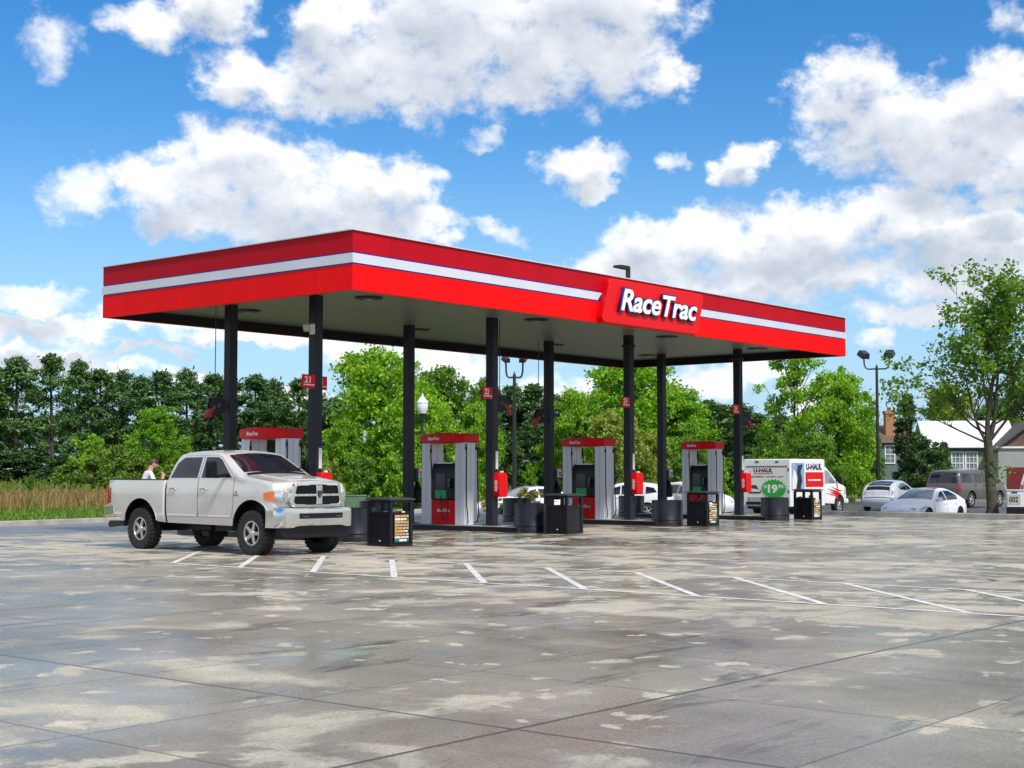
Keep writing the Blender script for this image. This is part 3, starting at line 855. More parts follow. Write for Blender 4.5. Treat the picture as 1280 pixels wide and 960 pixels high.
# ------------------------------------------------------------------ dispensers
def make_pump(num):
    p = empty('fuel_dispenser', (0, 0, 0))
    for s in (-1, 1):
        a = MB()
        a.box((0, s*0.645, 1.165), (0.55, 0.36, 2.33))
        o = a.build('side_panel', M['dispenser'], p, bevel=0.012)
        e = MB()
        e.box((0, s*0.645, 1.17), (0.558, 0.012, 2.30)); e.box((0.0, s*0.645, 1.17), (0.014, 0.368, 2.30))
        e.build('seam', M['dispenser_in'], o, smooth=False)
    b = MB()
    prof = [(-0.21, 0.70), (-0.26, 0.74), (-0.26, 1.42), (-0.20, 1.66), (-0.13, 1.75), (0.13, 1.75), (0.20, 1.66), (0.26, 1.42), (0.26, 0.74), (0.21, 0.70)]
    b.prism(prof, 'y', -0.462, 0.462)
    head = b.build('head', M['black'], p, bevel=0.012)
    lo = MB(); lo.box((0, 0, 0.35), (0.46, 0.92, 0.698)); low = lo.build('lower_panel', M['red_plastic'], p, bevel=0.01)
    for s in (-1, 1):     # both fuelling sides
        sc = MB()
        sc.box((s*0.265, -s*0.10, 1.22), (0.012, 0.36, 0.46)); sc.build('screen', M['screen'], head, bevel=0.004)
        kp = MB()
        for r_ in range(4):
            for c_ in range(3): kp.box((s*0.268, -s*(-0.20-0.06*c_), 1.05+0.06*r_), (0.02, 0.04, 0.04))
        kp.build('keypad', M['grey_plastic'], head, smooth=False)
        gc = MB(); gc.box((s*0.275, -s*-0.02*0-s*0.06*-1*0+s*-0.07, 0.86), (0.03, 0.42, 0.25)); gc.build('advert_card', M['green_ad'], head, bevel=0.004)
        ac = MB(); ac.box((s*0.20, -s*0.0, 1.755), (0.03, 0.62, 0.035)); ac.build('top_label', M['card'], head, smooth=False)
        nz = MB()
        yn = s*0.30
        nz.box((s*0.275, yn, 1.18), (0.05, 0.11, 0.30))
        nz.tube([(s*0.30, yn, 1.30), (s*0.34, yn+s*0.01, 1.22), (s*0.33, yn+s*0.02, 1.10), (s*0.30, yn+s*0.0, 1.03)], [0.022, 0.026, 0.022, 0.016])
        nz.build('nozzle', M['black'], head)
        ng = MB(); ng.box((s*0.315, yn-s*0.01, 1.15), (0.05, 0.045, 0.13)); ng.box((s*0.330, yn-s*0.01, 1.25), (0.03, 0.05, 0.10)); ng.build('nozzle_grip', M['green_ad'], head, bevel=0.006)
        hz = MB()
        pts_ = [(s*0.32, yn-s*0.04, 1.04), (s*0.34, yn-s*0.06, 0.80)]
        for k in range(9):
            t = PI*k/8
            pts_.append((s*0.335, yn-s*0.17+s*0.11*math.cos(t), 0.36-0.24*math.sin(t)+0.0))
        pts_ += [(s*0.32, yn-s*0.33, 0.62), (s*0.29, yn-s*0.36, 0.84)]
        hz.tube(pts_, 0.016, 8); hz.build('hose', M['rubber'], p)
        # high hoses from the arms at the top of each end panel
        hh = MB()
        hh.box((s*0.29, s*-0.52*-1*0+0.44, 2.10), (0.03, 0.05, 0.12))
        hh.tube([(s*0.29, 0.44, 2.28), (s*0.31, 0.44, 2.1), (s*0.31, 0.42, 1.8), (s*0.29, 0.40, 1.3)], 0.018, 8)
        hh.build('hose', M['rubber'], p)
        he = MB()
        he.tube([(s*0.22, -0.84, 2.30), (s*0.23, -0.87, 2.15), (s*0.24, -0.87, 1.2), (s*0.25, -0.89, 0.55), (s*0.24, -0.92, 0.30), (s*0.20, -0.90, 0.10), (s*0.15, -0.85, 0.06)], 0.017, 8)
        he.cyl((s*0.22, -0.835, 2.12), (s*0.22, -0.835, 2.22), 0.028)
        he.build('hose', M['rubber'], p)
        fit_text('lettering', 'RaceTrac', 0.50, 0.095, M['white'], low, facing(0, s, (s*0.2315, -s*0.26, 0.36)), 0.02, 0.25, 0.003, 1.0)
    cp = MB()
    n = 16; ring_ = []
    for k in range(n+1):
        y = -0.86+1.72*k/n; ring_.append((0.31+0.14*(1-(y/0.86)**2), y))
    for k in range(n+1):
        y = 0.86-1.72*k/n; ring_.append((-(0.31+0.14*(1-(y/0.86)**2)), y))
    vs_, fs = [], []
    m = len(ring_)
    for z, ex in ((2.335, -0.035), (2.36, 0.0), (2.55, 0.0), (2.575, -0.03)):
        for (x, y) in ring_:
            bul = 0.035*(1-(y/0.86)**2)
            vs_.append((x+math.copysign(ex, x)*(1 if ex else 0) if ex >= 0 else x-math.copysign(-ex, x), y*(1+ex/0.86), z+(bul if z > 2.45 else -bul*0.6)))
    for a_ in range(3):
        for k in range(m): fs.append((a_*m+k, a_*m+(k+1) % m, (a_+1)*m+(k+1) % m, (a_+1)*m+k))
    fs.append(tuple(range(m))[::-1]); fs.append(tuple(range(3*m, 4*m)))
    cp.add(vs_, fs)
    co = cp.build('top_sign', M['red_plastic'], p, angle=40)
    for s in (-1, 1):
        fit_text('lettering', 'RaceTrac', 0.44, 0.095, M['white'], co, facing(s*-0.0, s, (s*0.452, s*(-0.52 if s < 0 else -0.52)+0, 2.40)) @ Matrix.Translation((0, 0, -0.0)) if False else
                 facing(-s*-0.14 if False else 0.0, s, (s*0.425, -s*0.42*1.0 - s*0.0, 2.405)), 0.02, 0.25, 0.03, 1.0)
    return p
pump_words = ['behind the white pickup cab', 'between the 22 column and the bin with posters', 'behind the plain dark bin', 'behind the bin holding red rubbish']
pump0 = make_pump(0)
for i, x in enumerate(COLX):
    o = pump0 if i == 0 else copy_tree(pump0)
    o.location = (x, (YN+YM)/2, 0.15)
    o.name = 'fuel_dispenser'
    if i == 3: o.location.y += -0.12; o.scale = (1.0, 0.84, 1.0)
    tag(o, 'grey fuel dispenser with red top sign, '+pump_words[i], 'fuel dispenser', 'fuel dispensers on the islands')

# ------------------------------------------------------------------ litter bins
def make_bin():
    b = empty('litter_bin', (0, 0, 0))
    a = 0.36
    m = MB()
    m.box((0, 0, 0.03), (0.72, 0.72, 0.06))
    for sx in (-1, 1):
        for sy in (-1, 1): m.box((sx*(a-0.04), sy*(a-0.04), 0.53), (0.08, 0.08, 0.94))
    for z in (0.735, 0.985):
        for s in (-1, 1):
            m.box((0, s*(a-0.025), z), (0.56, 0.045, 0.05)); m.box((s*(a-0.025), 0, z), (0.045, 0.56, 0.05))
    m.build('frame', M['steel_dark'], b, bevel=0.006)
    pn = MB()
    for s in (-1, 1):
        pn.box((0, s*(a-0.035), 0.385), (0.56, 0.02, 0.648)); pn.box((s*(a-0.035), 0, 0.385), (0.02, 0.56, 0.648))
    pn.build('panel', M['steel_dark'], b, smooth=False)
    li = MB(); li.box((0, 0, 0.65), (0.6, 0.6, 0.02)); li.build('liner', M['black'], b, smooth=False)
    ld = MB(); ld.box((0, 0, 1.03), (0.80, 0.80, 0.035)); ld.box((0, 0, 1.055), (0.70, 0.70, 0.02)); ld.build('lid', M['grey_plastic'], b, bevel=0.008)
    dr = MB(); dr.box((-a+0.018, -0.02, 0.12), (0.012, 0.03, 0.03)); dr.build('latch', M['card'], b, smooth=False)
    return b
def add_poster(b, seed):
    q = random.Random(seed)
    y = -0.36+0.01
    bd = MB(); bd.box((0.0, y-0.002, 0.39), (0.47, 0.012, 0.62))
    mats = ['card_black', 'card_orange', 'card_tan', 'card', 'card_green']
    rows = 9
    for r_ in range(rows):
        z = 0.66-r_*0.066
        x = -0.22
        while x < 0.17:
            w = q.choice((0.10, 0.14, 0.18))
            w = min(w, 0.225-x)
            kind = q.choice([1, 1, 2] if r_ % 2 == 0 else [3, 2, 3, 4])
            if r_ == rows-1: kind = q.choice((3, 4))
            bd.box((x+w/2, y-0.010, z), (w-0.014, 0.006, 0.052 if r_ % 2 == 0 else q.uniform(0.03, 0.05)), kind)
            x += w
    bd.build('poster', [M[k] for k in mats], b, smooth=False)
    lb = MB(); lb.box((0.05, -0.362, 0.755), (0.09, 0.006, 0.03)); lb.build('sticker', M['card'], b, smooth=False)
def add_content(b, mats, seed):
    q = random.Random(seed)
    for mt, n in mats:
        for _ in range(n):
            m = MB(); s = q.uniform(0.09, 0.16)
            m.box((q.uniform(-0.2, 0.2), q.uniform(-0.2, 0.2), 0.66+s/2+0.02), (s*1.2, s, s*1.4), M=Matrix.Rotation(q.uniform(-0.4, 0.4), 4, 'X'))
            m.build('rubbish', M[mt], b, bevel=0.02)
bin_pos = [(0.79, -0.43), (8.44, 0.53), (15.75, 0.76), (23.3, 1.2)]
bin_lab = ['black square litter bin with orange price posters beside the pickup bumper', 'plain black square litter bin without posters in front of the third dispenser',
           'black litter bin with posters and red rubbish showing in its opening', 'black litter bin with posters in front of the white moving truck']
bin0 = make_bin()
bins = []
for i, (x, y) in enumerate(bin_pos):
    o = bin0 if i == 0 else copy_tree(bin0)
    o.location = (x, y, 0.0)
    tag(o, bin_lab[i], 'litter bin', 'square litter bins at the islands')
    bins.append(o)
for i in (0, 2, 3): add_poster(bins[i], 5+i)
add_content(bins[0], [('card', 2)], 1); add_content(bins[2], [('red_dull', 3), ('card', 2)], 4); add_content(bins[3], [('card', 3), ('card_green', 1)], 9)
add_content(bins[1], [('card', 1)], 3)

# ------------------------------------------------------------------ what hangs on the columns
NUM = ['21', '22', '23', '24']
for i, x in enumerate(COLX):
    s = empty('pump_number_sign', (x, YN, 3.845), 0, 'small red sign with white number %s and white bar on a canopy column' % NUM[i], 'number sign', 'pump number signs')
    for cx, cy in ((-0.325, -0.10), (0.36, 0.20)):
        b = MB(); b.box((cx, cy, 0), (0.40, 0.05, 0.335)); fb = b.build('face_panel', M['red_plastic'] if True else None, s, bevel=0.006)
        bar = MB(); bar.box((cx, cy-0.027, -0.085), (0.36, 0.006, 0.03)); bar.build('white_bar', M['card'], fb, smooth=False)
        fit_text('number', NUM[i], 0.20, 0.165, M['card'], fb, facing(1, 0, (cx-0.15, cy-0.026, -0.04)), 0.03, 0.0, 0.003)
    b = MB(); b.box((0.02, 0.145, 0.06), (0.68, 0.03, 0.04)); b.box((-0.22, -0.06, 0.06), (0.22, 0.03, 0.04)); b.build('bracket', M['black'], s, smooth=False)

# red boxes
for i, x in enumerate(COLX):
    s = empty('red_box', (x+0.05, YN-0.125, 0.95), 0, 'red wall box with white writing on the column numbered %s' % NUM[i], 'box', 'red boxes on the numbered columns')
    b = MB(); b.prism([(-0.16, 0.06), (-0.12, 0), (0.16, 0), (0.21, 0.04), (0.21, 0.58), (0.15, 0.68), (-0.12, 0.68), (-0.16, 0.62)], 'y', -0.24, -0.004)
    bo = b.build('body', M['red_plastic'], s, bevel=0.02)
    w = MB(); w.box((0.08, -0.12, 0.70), (0.08, 0.08, 0.05)); w.build('white_cap', M['card'], s, bevel=0.01)
    t = MB()
    for k in range(7): t.box((-0.163, -0.12, 0.18+0.045*k), (0.006, 0.10 if k % 3 else 0.07, 0.028))
    t.build('writing', M['card'], bo, smooth=False)

def make_reel(loc, label, side, turn=0.0):
    """hose reel on a column; side = +1 hangs towards +X, -1 towards -X"""
    r_ = empty('hose_reel', loc, turn, label, 'hose reel', 'hose reels high on the columns')
    fl = MB()
    for y in (-0.085, 0.085):
        fl.cyl((0, y-0.008, 0), (0, y+0.008, 0), 0.235, n=28)
    fl.build('flange', M['black'], r_, bevel=0.004)
    co = MB(); co.cyl((0, -0.07, 0), (0, 0.07, 0), 0.19, n=24); co.build('hose_coil', M['rubber'], r_)
    hb = MB(); hb.cyl((0, -0.12, 0), (0, -0.094, 0), 0.05, n=14); hb.box((0.03, -0.1, 0.06), (0.05, 0.01, 0.02)); hb.build('hub', M['grey_plastic'], r_)
    br = MB(); br.box((-side*0.20, 0.0, 0.02), (0.16, 0.28, 0.05)); br.box((-side*0.13, -0.11, 0.0), (0.26, 0.012, 0.07)); br.box((-side*0.13, 0.11, 0.0), (0.26, 0.012, 0.07)); br.build('bracket', M['black'], r_, smooth=False)
    ar = MB()
    ar.prism([(side*0.06, -0.02), (side*0.12, 0.02), (side*0.34, -0.24), (side*0.31, -0.32), (side*0.22, -0.30)], 'y', -0.11, 0.11)
    ar.build('guide_arm', M['red_dull'], r_, bevel=0.01)
    pi = MB(); pi.cyl((side*0.02, 0.14, 0.0), (side*0.02, 0.14, ZS-loc[2]-0.01), 0.012, n=8)
    pi.build('supply_pipe', M['grey_plastic'], r_)
    ho = MB(); ho.tube([(side*0.28, 0, -0.28), (side*0.29, 0, -0.6), (side*0.28, 0.02, -0.7)], 0.014); ho.build('hose_end', M['rubber'], r_)
    return r_
make_reel((COLX[1]+0.40, YN+0.02, 3.58), 'black hose reel with red guide arm on the column numbered 22', 1, R(-32))
make_reel((COLX[3]+0.42, YN+0.02, 3.52), 'black hose reel on the column numbered 24 near the moving truck', 1, R(-32))
make_reel((COLX[0]-0.42, YM+0.0, 3.34), 'hose reel with red guide arm on the rear column behind the pickup cab', -1, R(-20))
make_reel((COLX[2]-0.40, YM+0.0, 3.50), 'hose reel with red guide arm on the rear column above the plain bin', -1, R(-20))

# towel dispensers on the rear columns
TW = ['behind the pickup roof', 'left of the second dispenser', 'left of the third dispenser', 'left of the farthest dispenser']
for i, x in enumerate(COLX):
    if i == 0: continue
    s = empty('towel_station', (x+0.12, YM-0.02, 0), 0, 'black towel station with small price card, on the column '+TW[i], 'towel station', 'towel stations on the rear columns')
    b = MB(); b.box((0.09, -0.02, 1.55), (0.16, 0.2, 0.40)); b.build('dispenser_box', M['black'], s, bevel=0.02)
    c = MB(); c.box((0.30, -0.08, 1.62), (0.24, 0.02, 0.26)); c.box((0.18, -0.06, 1.52), (0.3, 0.02, 0.03), 0); co = c.build('price_card', M['card'], s, smooth=False)
    d = MB(); d.box((0.33, -0.093, 1.64), (0.14, 0.006, 0.05)); d.box((0.34, -0.093, 1.56), (0.12, 0.006, 0.07)); d.build('print', M['red_plastic'], co, smooth=False)
    e = MB(); e.lathe([(0.10, 0.74), (0.15, 0.78), (0.17, 1.02), (0.18, 1.12), (0.10, 1.22), (0.06, 1.36)], 18, M=Matrix.Translation((0.20, -0.04, 0))); e.box((0.06, -0.02, 1.0), (0.12, 0.1, 0.1)); e.build('bucket', M['black'], s)

# security camera
s = empty('security_camera', (COLX[0]-0.125, YN-0.05, 5.14), 0, 'white security camera on a bracket on the column numbered 21', 'camera')
b = MB(); b.box((-0.02, 0.02, 0.0), (0.04, 0.16, 0.26)); b.box((-0.12, 0.0, 0.07), (0.22, 0.07, 0.06)); b.build('bracket', M['card'], s, bevel=0.01)
b = MB(); b.lathe([(0.0, -0.13), (0.06, -0.11), (0.085, -0.04), (0.09, 0.05), (0.06, 0.08), (0, 0.085)], 18, M=Matrix.Translation((-0.24, -0.01, 0.03))); b.build('dome', M['beige'], s)
b = MB(); b.lathe([(0.0, -0.15), (0.05, -0.13), (0.07, -0.07)], 18, M=Matrix.Translation((-0.24, -0.01, 0.03))); b.build('lens', M['black'], s)

# squeegee standing in the far guard
s = empty('squeegee', (14.55, 8.3, 0), 0, 'red squeegee head on a thin handle above a round guard', 'squeegee')
b = MB(); b.cyl((0, 0, 0.0), (0, 0, 1.0), 0.014, n=8); b.build('handle', M['black'], s)
b = MB(); b.box((0, 0, 1.02), (0.16, 0.06, 0.10)); b.box((0.02, 0, 1.10), (0.06, 0.05, 0.12)); b.build('head', M['red_plastic'], s, bevel=0.01)
# ------------------------------------------------------------------ coachwork tools
def chaikin(pts, n=2):
    for _ in range(n):
        q = [pts[0]]
        for a, b in zip(pts[:-1], pts[1:]):
            q.append((a[0]*0.75+b[0]*0.25, a[1]*0.75+b[1]*0.25)); q.append((a[0]*0.25+b[0]*0.75, a[1]*0.25+b[1]*0.75))
        q.append(pts[-1]); pts = q
    return pts
def resample(pts, step):
    out = [pts[0]]
    for a, b in zip(pts[:-1], pts[1:]):
        L = math.hypot(b[0]-a[0], b[1]-a[1]); n = max(1, int(math.ceil(L/step)))
        for k in range(1, n+1): out.append((a[0]+(b[0]-a[0])*k/n, a[1]+(b[1]-a[1])*k/n))
    return out
def inside(p, poly):
    x, y = p; c = False; n = len(poly)
    for i in range(n):
        x0, y0 = poly[i]; x1, y1 = poly[i-1]
        if (y0 > y) != (y1 > y) and x < (x1-x0)*(y-y0)/(y1-y0)+x0: c = not c
    return c
def cdt(boundary, interior):
    vs_ = [Vector(p) for p in boundary]+[Vector(p) for p in interior]
    n = len(boundary)
    edges = [(i, (i+1) % n) for i in range(n)]
    v2, e2, f2, _, _, _ = delaunay_2d_cdt(vs_, edges, [], 1, 1e-5)
    return [(v.x, v.y) for v in v2], f2

class Shell:
    def __init__(self, outline, bottom, Yf, r=0.08, crown=lambda nx, nz: 0.04, smooth=2, g=0.09):
        """outline: front-bottom, over the top, to rear-bottom (x,z). bottom: rear to front (x,z) inner points"""
        self.ol = resample(chaikin(outline, smooth), g)
        self.bt = bottom; self.Yf = Yf; self.r = r; self.g = g; self.crown = crown
        o = np.array(self.ol); self.A = o[:-1]; self.B = o[1:]
        d = self.B-self.A; self.L2 = np.maximum((d**2).sum(1), 1e-12); self.d = d
        self.s = np.concatenate([[0], np.cumsum(np.sqrt(self.L2))])
        nr = []
        for i in range(len(o)):
            a = o[max(i-1, 0)]; b = o[min(i+1, len(o)-1)]; t = b-a; t = t/max(np.linalg.norm(t), 1e-9)
            nr.append((-t[1]*-1, -t[0]*1))       # outward: left-hand travel front->top->rear
        self.nr = np.array([(n[0], n[1]) for n in nr])
    def dist(self, x, z):
        p = np.array((x, z)); t = ((p-self.A)*self.d).sum(1)/self.L2; t = np.clip(t, 0, 1)
        q = self.A+self.d*t[:, None]
        return float(np.sqrt(((p-q)**2).sum(1)).min())
    def y(self, x, z):
        d = min(self.dist(x, z), self.r); u = 1-d/self.r
        return self.Yf(x, z)-self.r*(1-math.sqrt(max(0, 1-u*u)))
    def side(self, mb, mi=0):
        bnd = list(self.ol)+list(self.bt)
        pts = []
        xs = [p[0] for p in bnd]; zs_ = [p[1] for p in bnd]
        g = self.g
        x = min(xs)+g/2
        while x < max(xs):
            z = min(zs_)+g/2
            while z < max(zs_):
                if inside((x, z), bnd) and self.dist(x, z) > self.r*1.15: pts.append((x, z))
                z += g
            x += g
        o = np.array(self.ol)
        for f in (0.1, 0.3, 0.6, 1.0):
            for p, n in zip(o, self.nr):
                q = p-n*self.r*f
                if inside(q, bnd) and self.dist(*q) > self.r*f*0.93: pts.append(tuple(q))
        v2, f2 = cdt(bnd, pts)
        for sgn in (-1, 1):
            mb.add([(x, sgn*self.y(x, z), z) for x, z in v2], f2, mi)
    def strip_pt(self, s, t, off=0.0):
        i = int(np.clip(np.searchsorted(self.s, s)-1, 0, len(self.A)-1))
        f = (s-self.s[i])/max(1e-9, self.s[i+1]-self.s[i])
        p = self.A[i]+self.d[i]*f
        n = self.nr[i]*(1-f)+self.nr[min(i+1, len(self.nr)-1)]*f
        n = n/max(1e-9, np.linalg.norm(n))
        ye = max(0.02, self.Yf(p[0], p[1])-self.r)
        c = self.crown(n[0], n[1])*(1-t*t)+off
        return (p[0]+n[0]*c, ye*t, p[1]+n[1]*c)
    def strip(self, mb, mi=0, s0=None, s1=None, N=12):
        ss = [s for s in self.s if (s0 is None or s >= s0) and (s1 is None or s <= s1)]
        vs_ = [self.strip_pt(s, -1+2*k/N) for s in ss for k in range(N+1)]
        fs = [(i*(N+1)+k, i*(N+1)+k+1, (i+1)*(N+1)+k+1, (i+1)*(N+1)+k) for i in range(len(ss)-1) for k in range(N)]
        mb.add(vs_, fs, mi)
    def s_at(self, x=None, z=None, first=True):
        """arc length where the outline passes x (or z)"""
        rng_ = range(len(self.A)) if first else range(len(self.A)-1, -1, -1)
        for i in rng_:
            k = 0 if x is not None else 1; v = x if x is not None else z
            a, b = self.A[i][k], self.B[i][k]
            if (a-v)*(b-v) <= 0 and a != b: return float(self.s[i]+(self.s[i+1]-self.s[i])*(v-a)/(b-a))
        return 0.0
    def patch(self, mb, poly, off=0.004, sides=(-1, 1), mi=0, g=0.08):
        bnd = resample(list(poly)+[poly[0]], g)[:-1]
        pts = []
        xs = [p[0] for p in bnd]; zs_ = [p[1] for p in bnd]
        x = min(xs)+g/2
        while x < max(xs):
            z = min(zs_)+g/2
            while z < max(zs_):
                if inside((x, z), bnd): pts.append((x, z))
                z += g
            x += g
        v2, f2 = cdt(bnd, pts)
        for sg in sides: mb.add([(x, sg*(self.y(x, z)+off), z) for x, z in v2], f2, mi)
    def spatch(self, mb, poly, off=0.005, mi=0, g=0.08):
        """polygon in (s, t) on the upper surface"""
        sc = 1.0
        bnd = resample([(a, b*sc) for a, b in list(poly)+[poly[0]]], g)[:-1]
        pts = []
        xs = [p[0] for p in bnd]; zs_ = [p[1] for p in bnd]
        x = min(xs)+g/2
        while x < max(xs):
            z = min(zs_)+g/2
            while z < max(zs_):
                if inside((x, z), bnd): pts.append((x, z))
                z += g
            x += g
        v2, f2 = cdt(bnd, pts)
        mb.add([self.strip_pt(a, b/sc, off) for a, b in v2], f2, mi)

def arch_bottom(x_rear, x_front, z, arches, n=14):
    """bottom edge rear -> front with wheel arches [(xc, zc, r)] (given rear to front)"""
    pts = [(x_rear, z)]
    for xc, zc, r in arches:
        h = z-zc
        half = math.sqrt(max(1e-6, r*r-h*h)); a0 = math.atan2(h, -half); a1 = math.atan2(h, half)
        if a0 < 0: a0 += 2*PI
        for k in range(n+1):
            a = a0+(a1-a0)*k/n
            pts.append((xc+r*math.cos(a), zc+r*math.sin(a)))
    pts.append((x_front, z))
    return pts

def wheel(parent, x, y, r, w, rim_r, spokes=5, chunky=False, rimmat='alloy'):
    sgn = 1 if y > 0 else -1
    e = w/2
    MX = Matrix.Translation((x, y, r)) @ Matrix.Rotation(-sgn*PI/2, 4, 'X')   # local z points outwards
    tb = MB()
    prof = [(rim_r*0.98, -e*0.9), (r*0.90, -e), (r*0.97, -e*0.86), (r, -e*0.6), (r, e*0.6), (r*0.97, e*0.86), (r*0.90, e), (rim_r+0.01, e*0.93), (rim_r*0.98, e*0.8)]
    tb.lathe(prof, 40, M=MX, caps=False)
    if chunky:
        for k in range(30):
            a = 2*PI*k/30
            for zz, s_ in ((e*0.55, 0.5), (-e*0.5, -0.1)):
                aa = a+s_*0.08
                tb.box((0, 0, 0), (0.030, 0.055, e*0.75), M=MX @ Matrix.Rotation(aa, 4, 'Z') @ Matrix.Translation((r*0.995, 0, zz)))
            tb.box((0, 0, 0), (0.05, 0.045, 0.02), M=MX @ Matrix.Rotation(a, 4, 'Z') @ Matrix.Translation((r*0.93, 0, e*0.96)))
    wh = tb.build('wheel', M['rubber'], parent)
    rb = MB()
    rb.lathe([(rim_r*0.99, e*0.86), (rim_r*0.90, e*0.88), (rim_r*0.86, e*0.70), (rim_r*0.80, -e*0.1)], 32, M=MX, caps=False)
    for k in range(spokes):
        a = 2*PI*k/spokes
        rb.prism([(rim_r*0.16, -rim_r*0.17), (rim_r*0.90, -rim_r*0.13), (rim_r*0.90, rim_r*0.13), (rim_r*0.16, rim_r*0.17)], 'z', e*0.50, e*0.78, M=MX @ Matrix.Rotation(a, 4, 'Z'))
    rb.lathe([(rim_r*0.30, e*0.45), (rim_r*0.30, e*0.86), (rim_r*0.22, e*0.92), (0, e*0.93)], 20, M=MX, caps=False)
    rb.build('rim', M[rimmat], wh, bevel=0.006)
    db = MB(); db.lathe([(rim_r*0.84, e*0.05), (0, e*0.05)], 24, M=MX); db.build('brake_disc', M['black'], wh, smooth=False)
    return wh

# ------------------------------------------------------------------ the white pickup
def build_pickup():
    c, s_ = 0.75, 0.66
    hd = (RT*c-FH*s_).normalized(); left = Vector((-hd.y, hd.x, 0))
    o = at(321, 28.75) + left*0.86
    t = empty('pickup_truck', (o.x, o.y, 0), math.atan2(hd.y, hd.x), 'pearl white crew cab pickup truck with chrome grille, parked beside the pump island', 'pickup truck')
    WB = 3.76
    def Yc(x, z):
        zz = z
        w = 0.985
        if zz < 0.95: w -= 0.05*((0.95-zz)/0.4)**2
        if zz > 1.25: w -= 0.035*min(1, (zz-1.25)/0.27)
        if zz > 1.50: w -= 0.155*((zz-1.50)/0.54)
        if x > 0.1: w -= 0.085*((x-0.1)/0.7)**2
        return w
    cr = lambda nx, nz: 0.035*max(0, nz)+0.15*max(0, nx)**2+0.05*max(0, -nx)
    ol = [(0.58, 0.66), (0.64, 0.95), (0.64, 1.22), (0.61, 1.36), (0.55, 1.43), (0.2, 1.485), (-0.34, 1.555), (-0.46, 1.60), (-1.14, 1.985), (-1.36, 2.045), (-1.95, 2.065), (-2.48, 2.03), (-2.66, 1.93), (-2.82, 1.52), (-2.86, 1.40), (-2.86, 0.58)]
    sh = Shell(ol, arch_bottom(-2.86, 0.62, 0.56, [(0.0, 0.46, 0.63)])[1:-1] + [(0.625, 0.62)], Yc, 0.075, cr, 1, 0.085)
    b = MB(); sh.side(b); sh.strip(b)
    # seams and creases on the cab
    SEAM = 1
    doors = [[(-2.80, 0.72), (-1.74, 0.72), (-1.74, 1.50), (-1.70, 1.97), (-2.36, 1.97), (-2.62, 1.82), (-2.76, 1.50), (-2.80, 1.3)],
             [(-1.72, 0.72), (-0.62, 0.72), (-0.57, 1.0), (-0.56, 1.51), (-1.12, 1.93), (-1.26, 1.975), (-1.68, 1.97), (-1.72, 1.50)]]
    for d in doors:
        cx = sum(p[0] for p in d)/len(d); cz = sum(p[1] for p in d)/len(d)
        sh.patch(b, [(cx+(x-cx)*1.012+0.0, cz+(z-cz)*1.008) for x, z in d], 0.0015, mi=SEAM)
    # hood shut line
    for ya in (-1, 1):
        sh.spatch(b, [(sh.s_at(x=0.5), ya*0.93), (sh.s_at(x=0.5), ya*0.945), (sh.s_at(x=-0.36), ya*0.945), (sh.s_at(x=-0.36), ya*0.93)], 0.002, SEAM)
    body = b.build('body', [M['truck'], M['black']], t, weld=True)
    for d in doors:
        for sd in (-1, 1):
            m = MB(); sh.patch(m, d, 0.005, (sd,)); do = m.build('door', M['truck'], t)
            front = d[0][0] > -2.2
            m = MB()
            if front: wp = [(-1.655, 1.515), (-0.66, 1.525), (-1.11, 1.885), (-1.24, 1.935), (-1.63, 1.94)]
            else: wp = [(-2.70, 1.515), (-1.785, 1.515), (-1.765, 1.94), (-2.36, 1.935), (-2.56, 1.82)]
            sh.patch(m, wp, 0.0085, (sd,)); m.build('window', M['glass'], do)
            hx = -1.52 if front else -2.56
            m = MB(); m.box((hx, sd*(sh.y(hx, 1.29)+0.035), 1.29), (0.24, 0.025, 0.035)); m.box((hx-0.1, sd*(sh.y(hx, 1.29)+0.015), 1.29), (0.03, 0.04, 0.04)); m.box((hx+0.1, sd*(sh.y(hx, 1.29)+0.015), 1.29), (0.03, 0.04, 0.04))
            m.build('handle', M['chrome'], do, bevel=0.008)
            m = MB(); x0, x1 = (-1.70, -0.66) if front else (-2.78, -1.76)
            sh.patch(m, [(x0, 0.735), (x1, 0.735), (x1, 0.775), (x0, 0.775)], 0.013, (sd,)); m.build('moulding', M['carwhite'], do)
    m = MB(); s0, s1 = sh.s_at(x=-0.47), sh.s_at(x=-1.13)
    sh.spatch(m, [(s0+0.02, -0.93), (s0-0.02, -0.4), (s0-0.02, 0.4), (s0+0.02, 0.93), (s1-0.02, 0.90), (s1-0.01, 0), (s1-0.02, -0.90)], 0.006)
    m.build('windscreen', M['glass'], t)
    m = MB(); s0, s1 = sh.s_at(x=-2.69), sh.s_at(x=-2.80)
    sh.spatch(m, [(s0, -0.8), (s0, 0.8), (s1, 0.85), (s1, -0.85)], 0.006); m.build('rear_window', M['glass'], t)
    m = MB(); m.box((-0.47, 0.0, 1.595), (0.03, 1.2, 0.02))
    for yy in (-0.35, 0.3): m.tube([(-0.46, yy, 1.60), (-0.60, yy+0.3, 1.70), (-0.62, yy+0.5, 1.715)], 0.012)
    m.build('wiper', M['black'], t)
    m = MB()
    sa, sb_ = sh.s_at(x=0.50), sh.s_at(x=-0.30)
    sh.spatch(m, [(sa, -0.50), (sa, 0.50), (sb_, 0.62), (sb_, -0.62)], 0.016, g=0.10)
    m.build('hood_bulge', M['truck'], t, solid=0.02, bevel=0.006)
    m = MB(); sh.spatch(m, [(sh.s_at(x=-0.345), -0.90), (sh.s_at(x=-0.345), 0.90), (sh.s_at(x=-0.45), 0.90), (sh.s_at(x=-0.45), -0.90)], 0.004); m.build('cowl', M['black'], t)
    # front end
    def bow(mb, k=0.16):
        mb.v = [(x-k*y*y, y, z) for x, y, z in mb.v]
        return mb
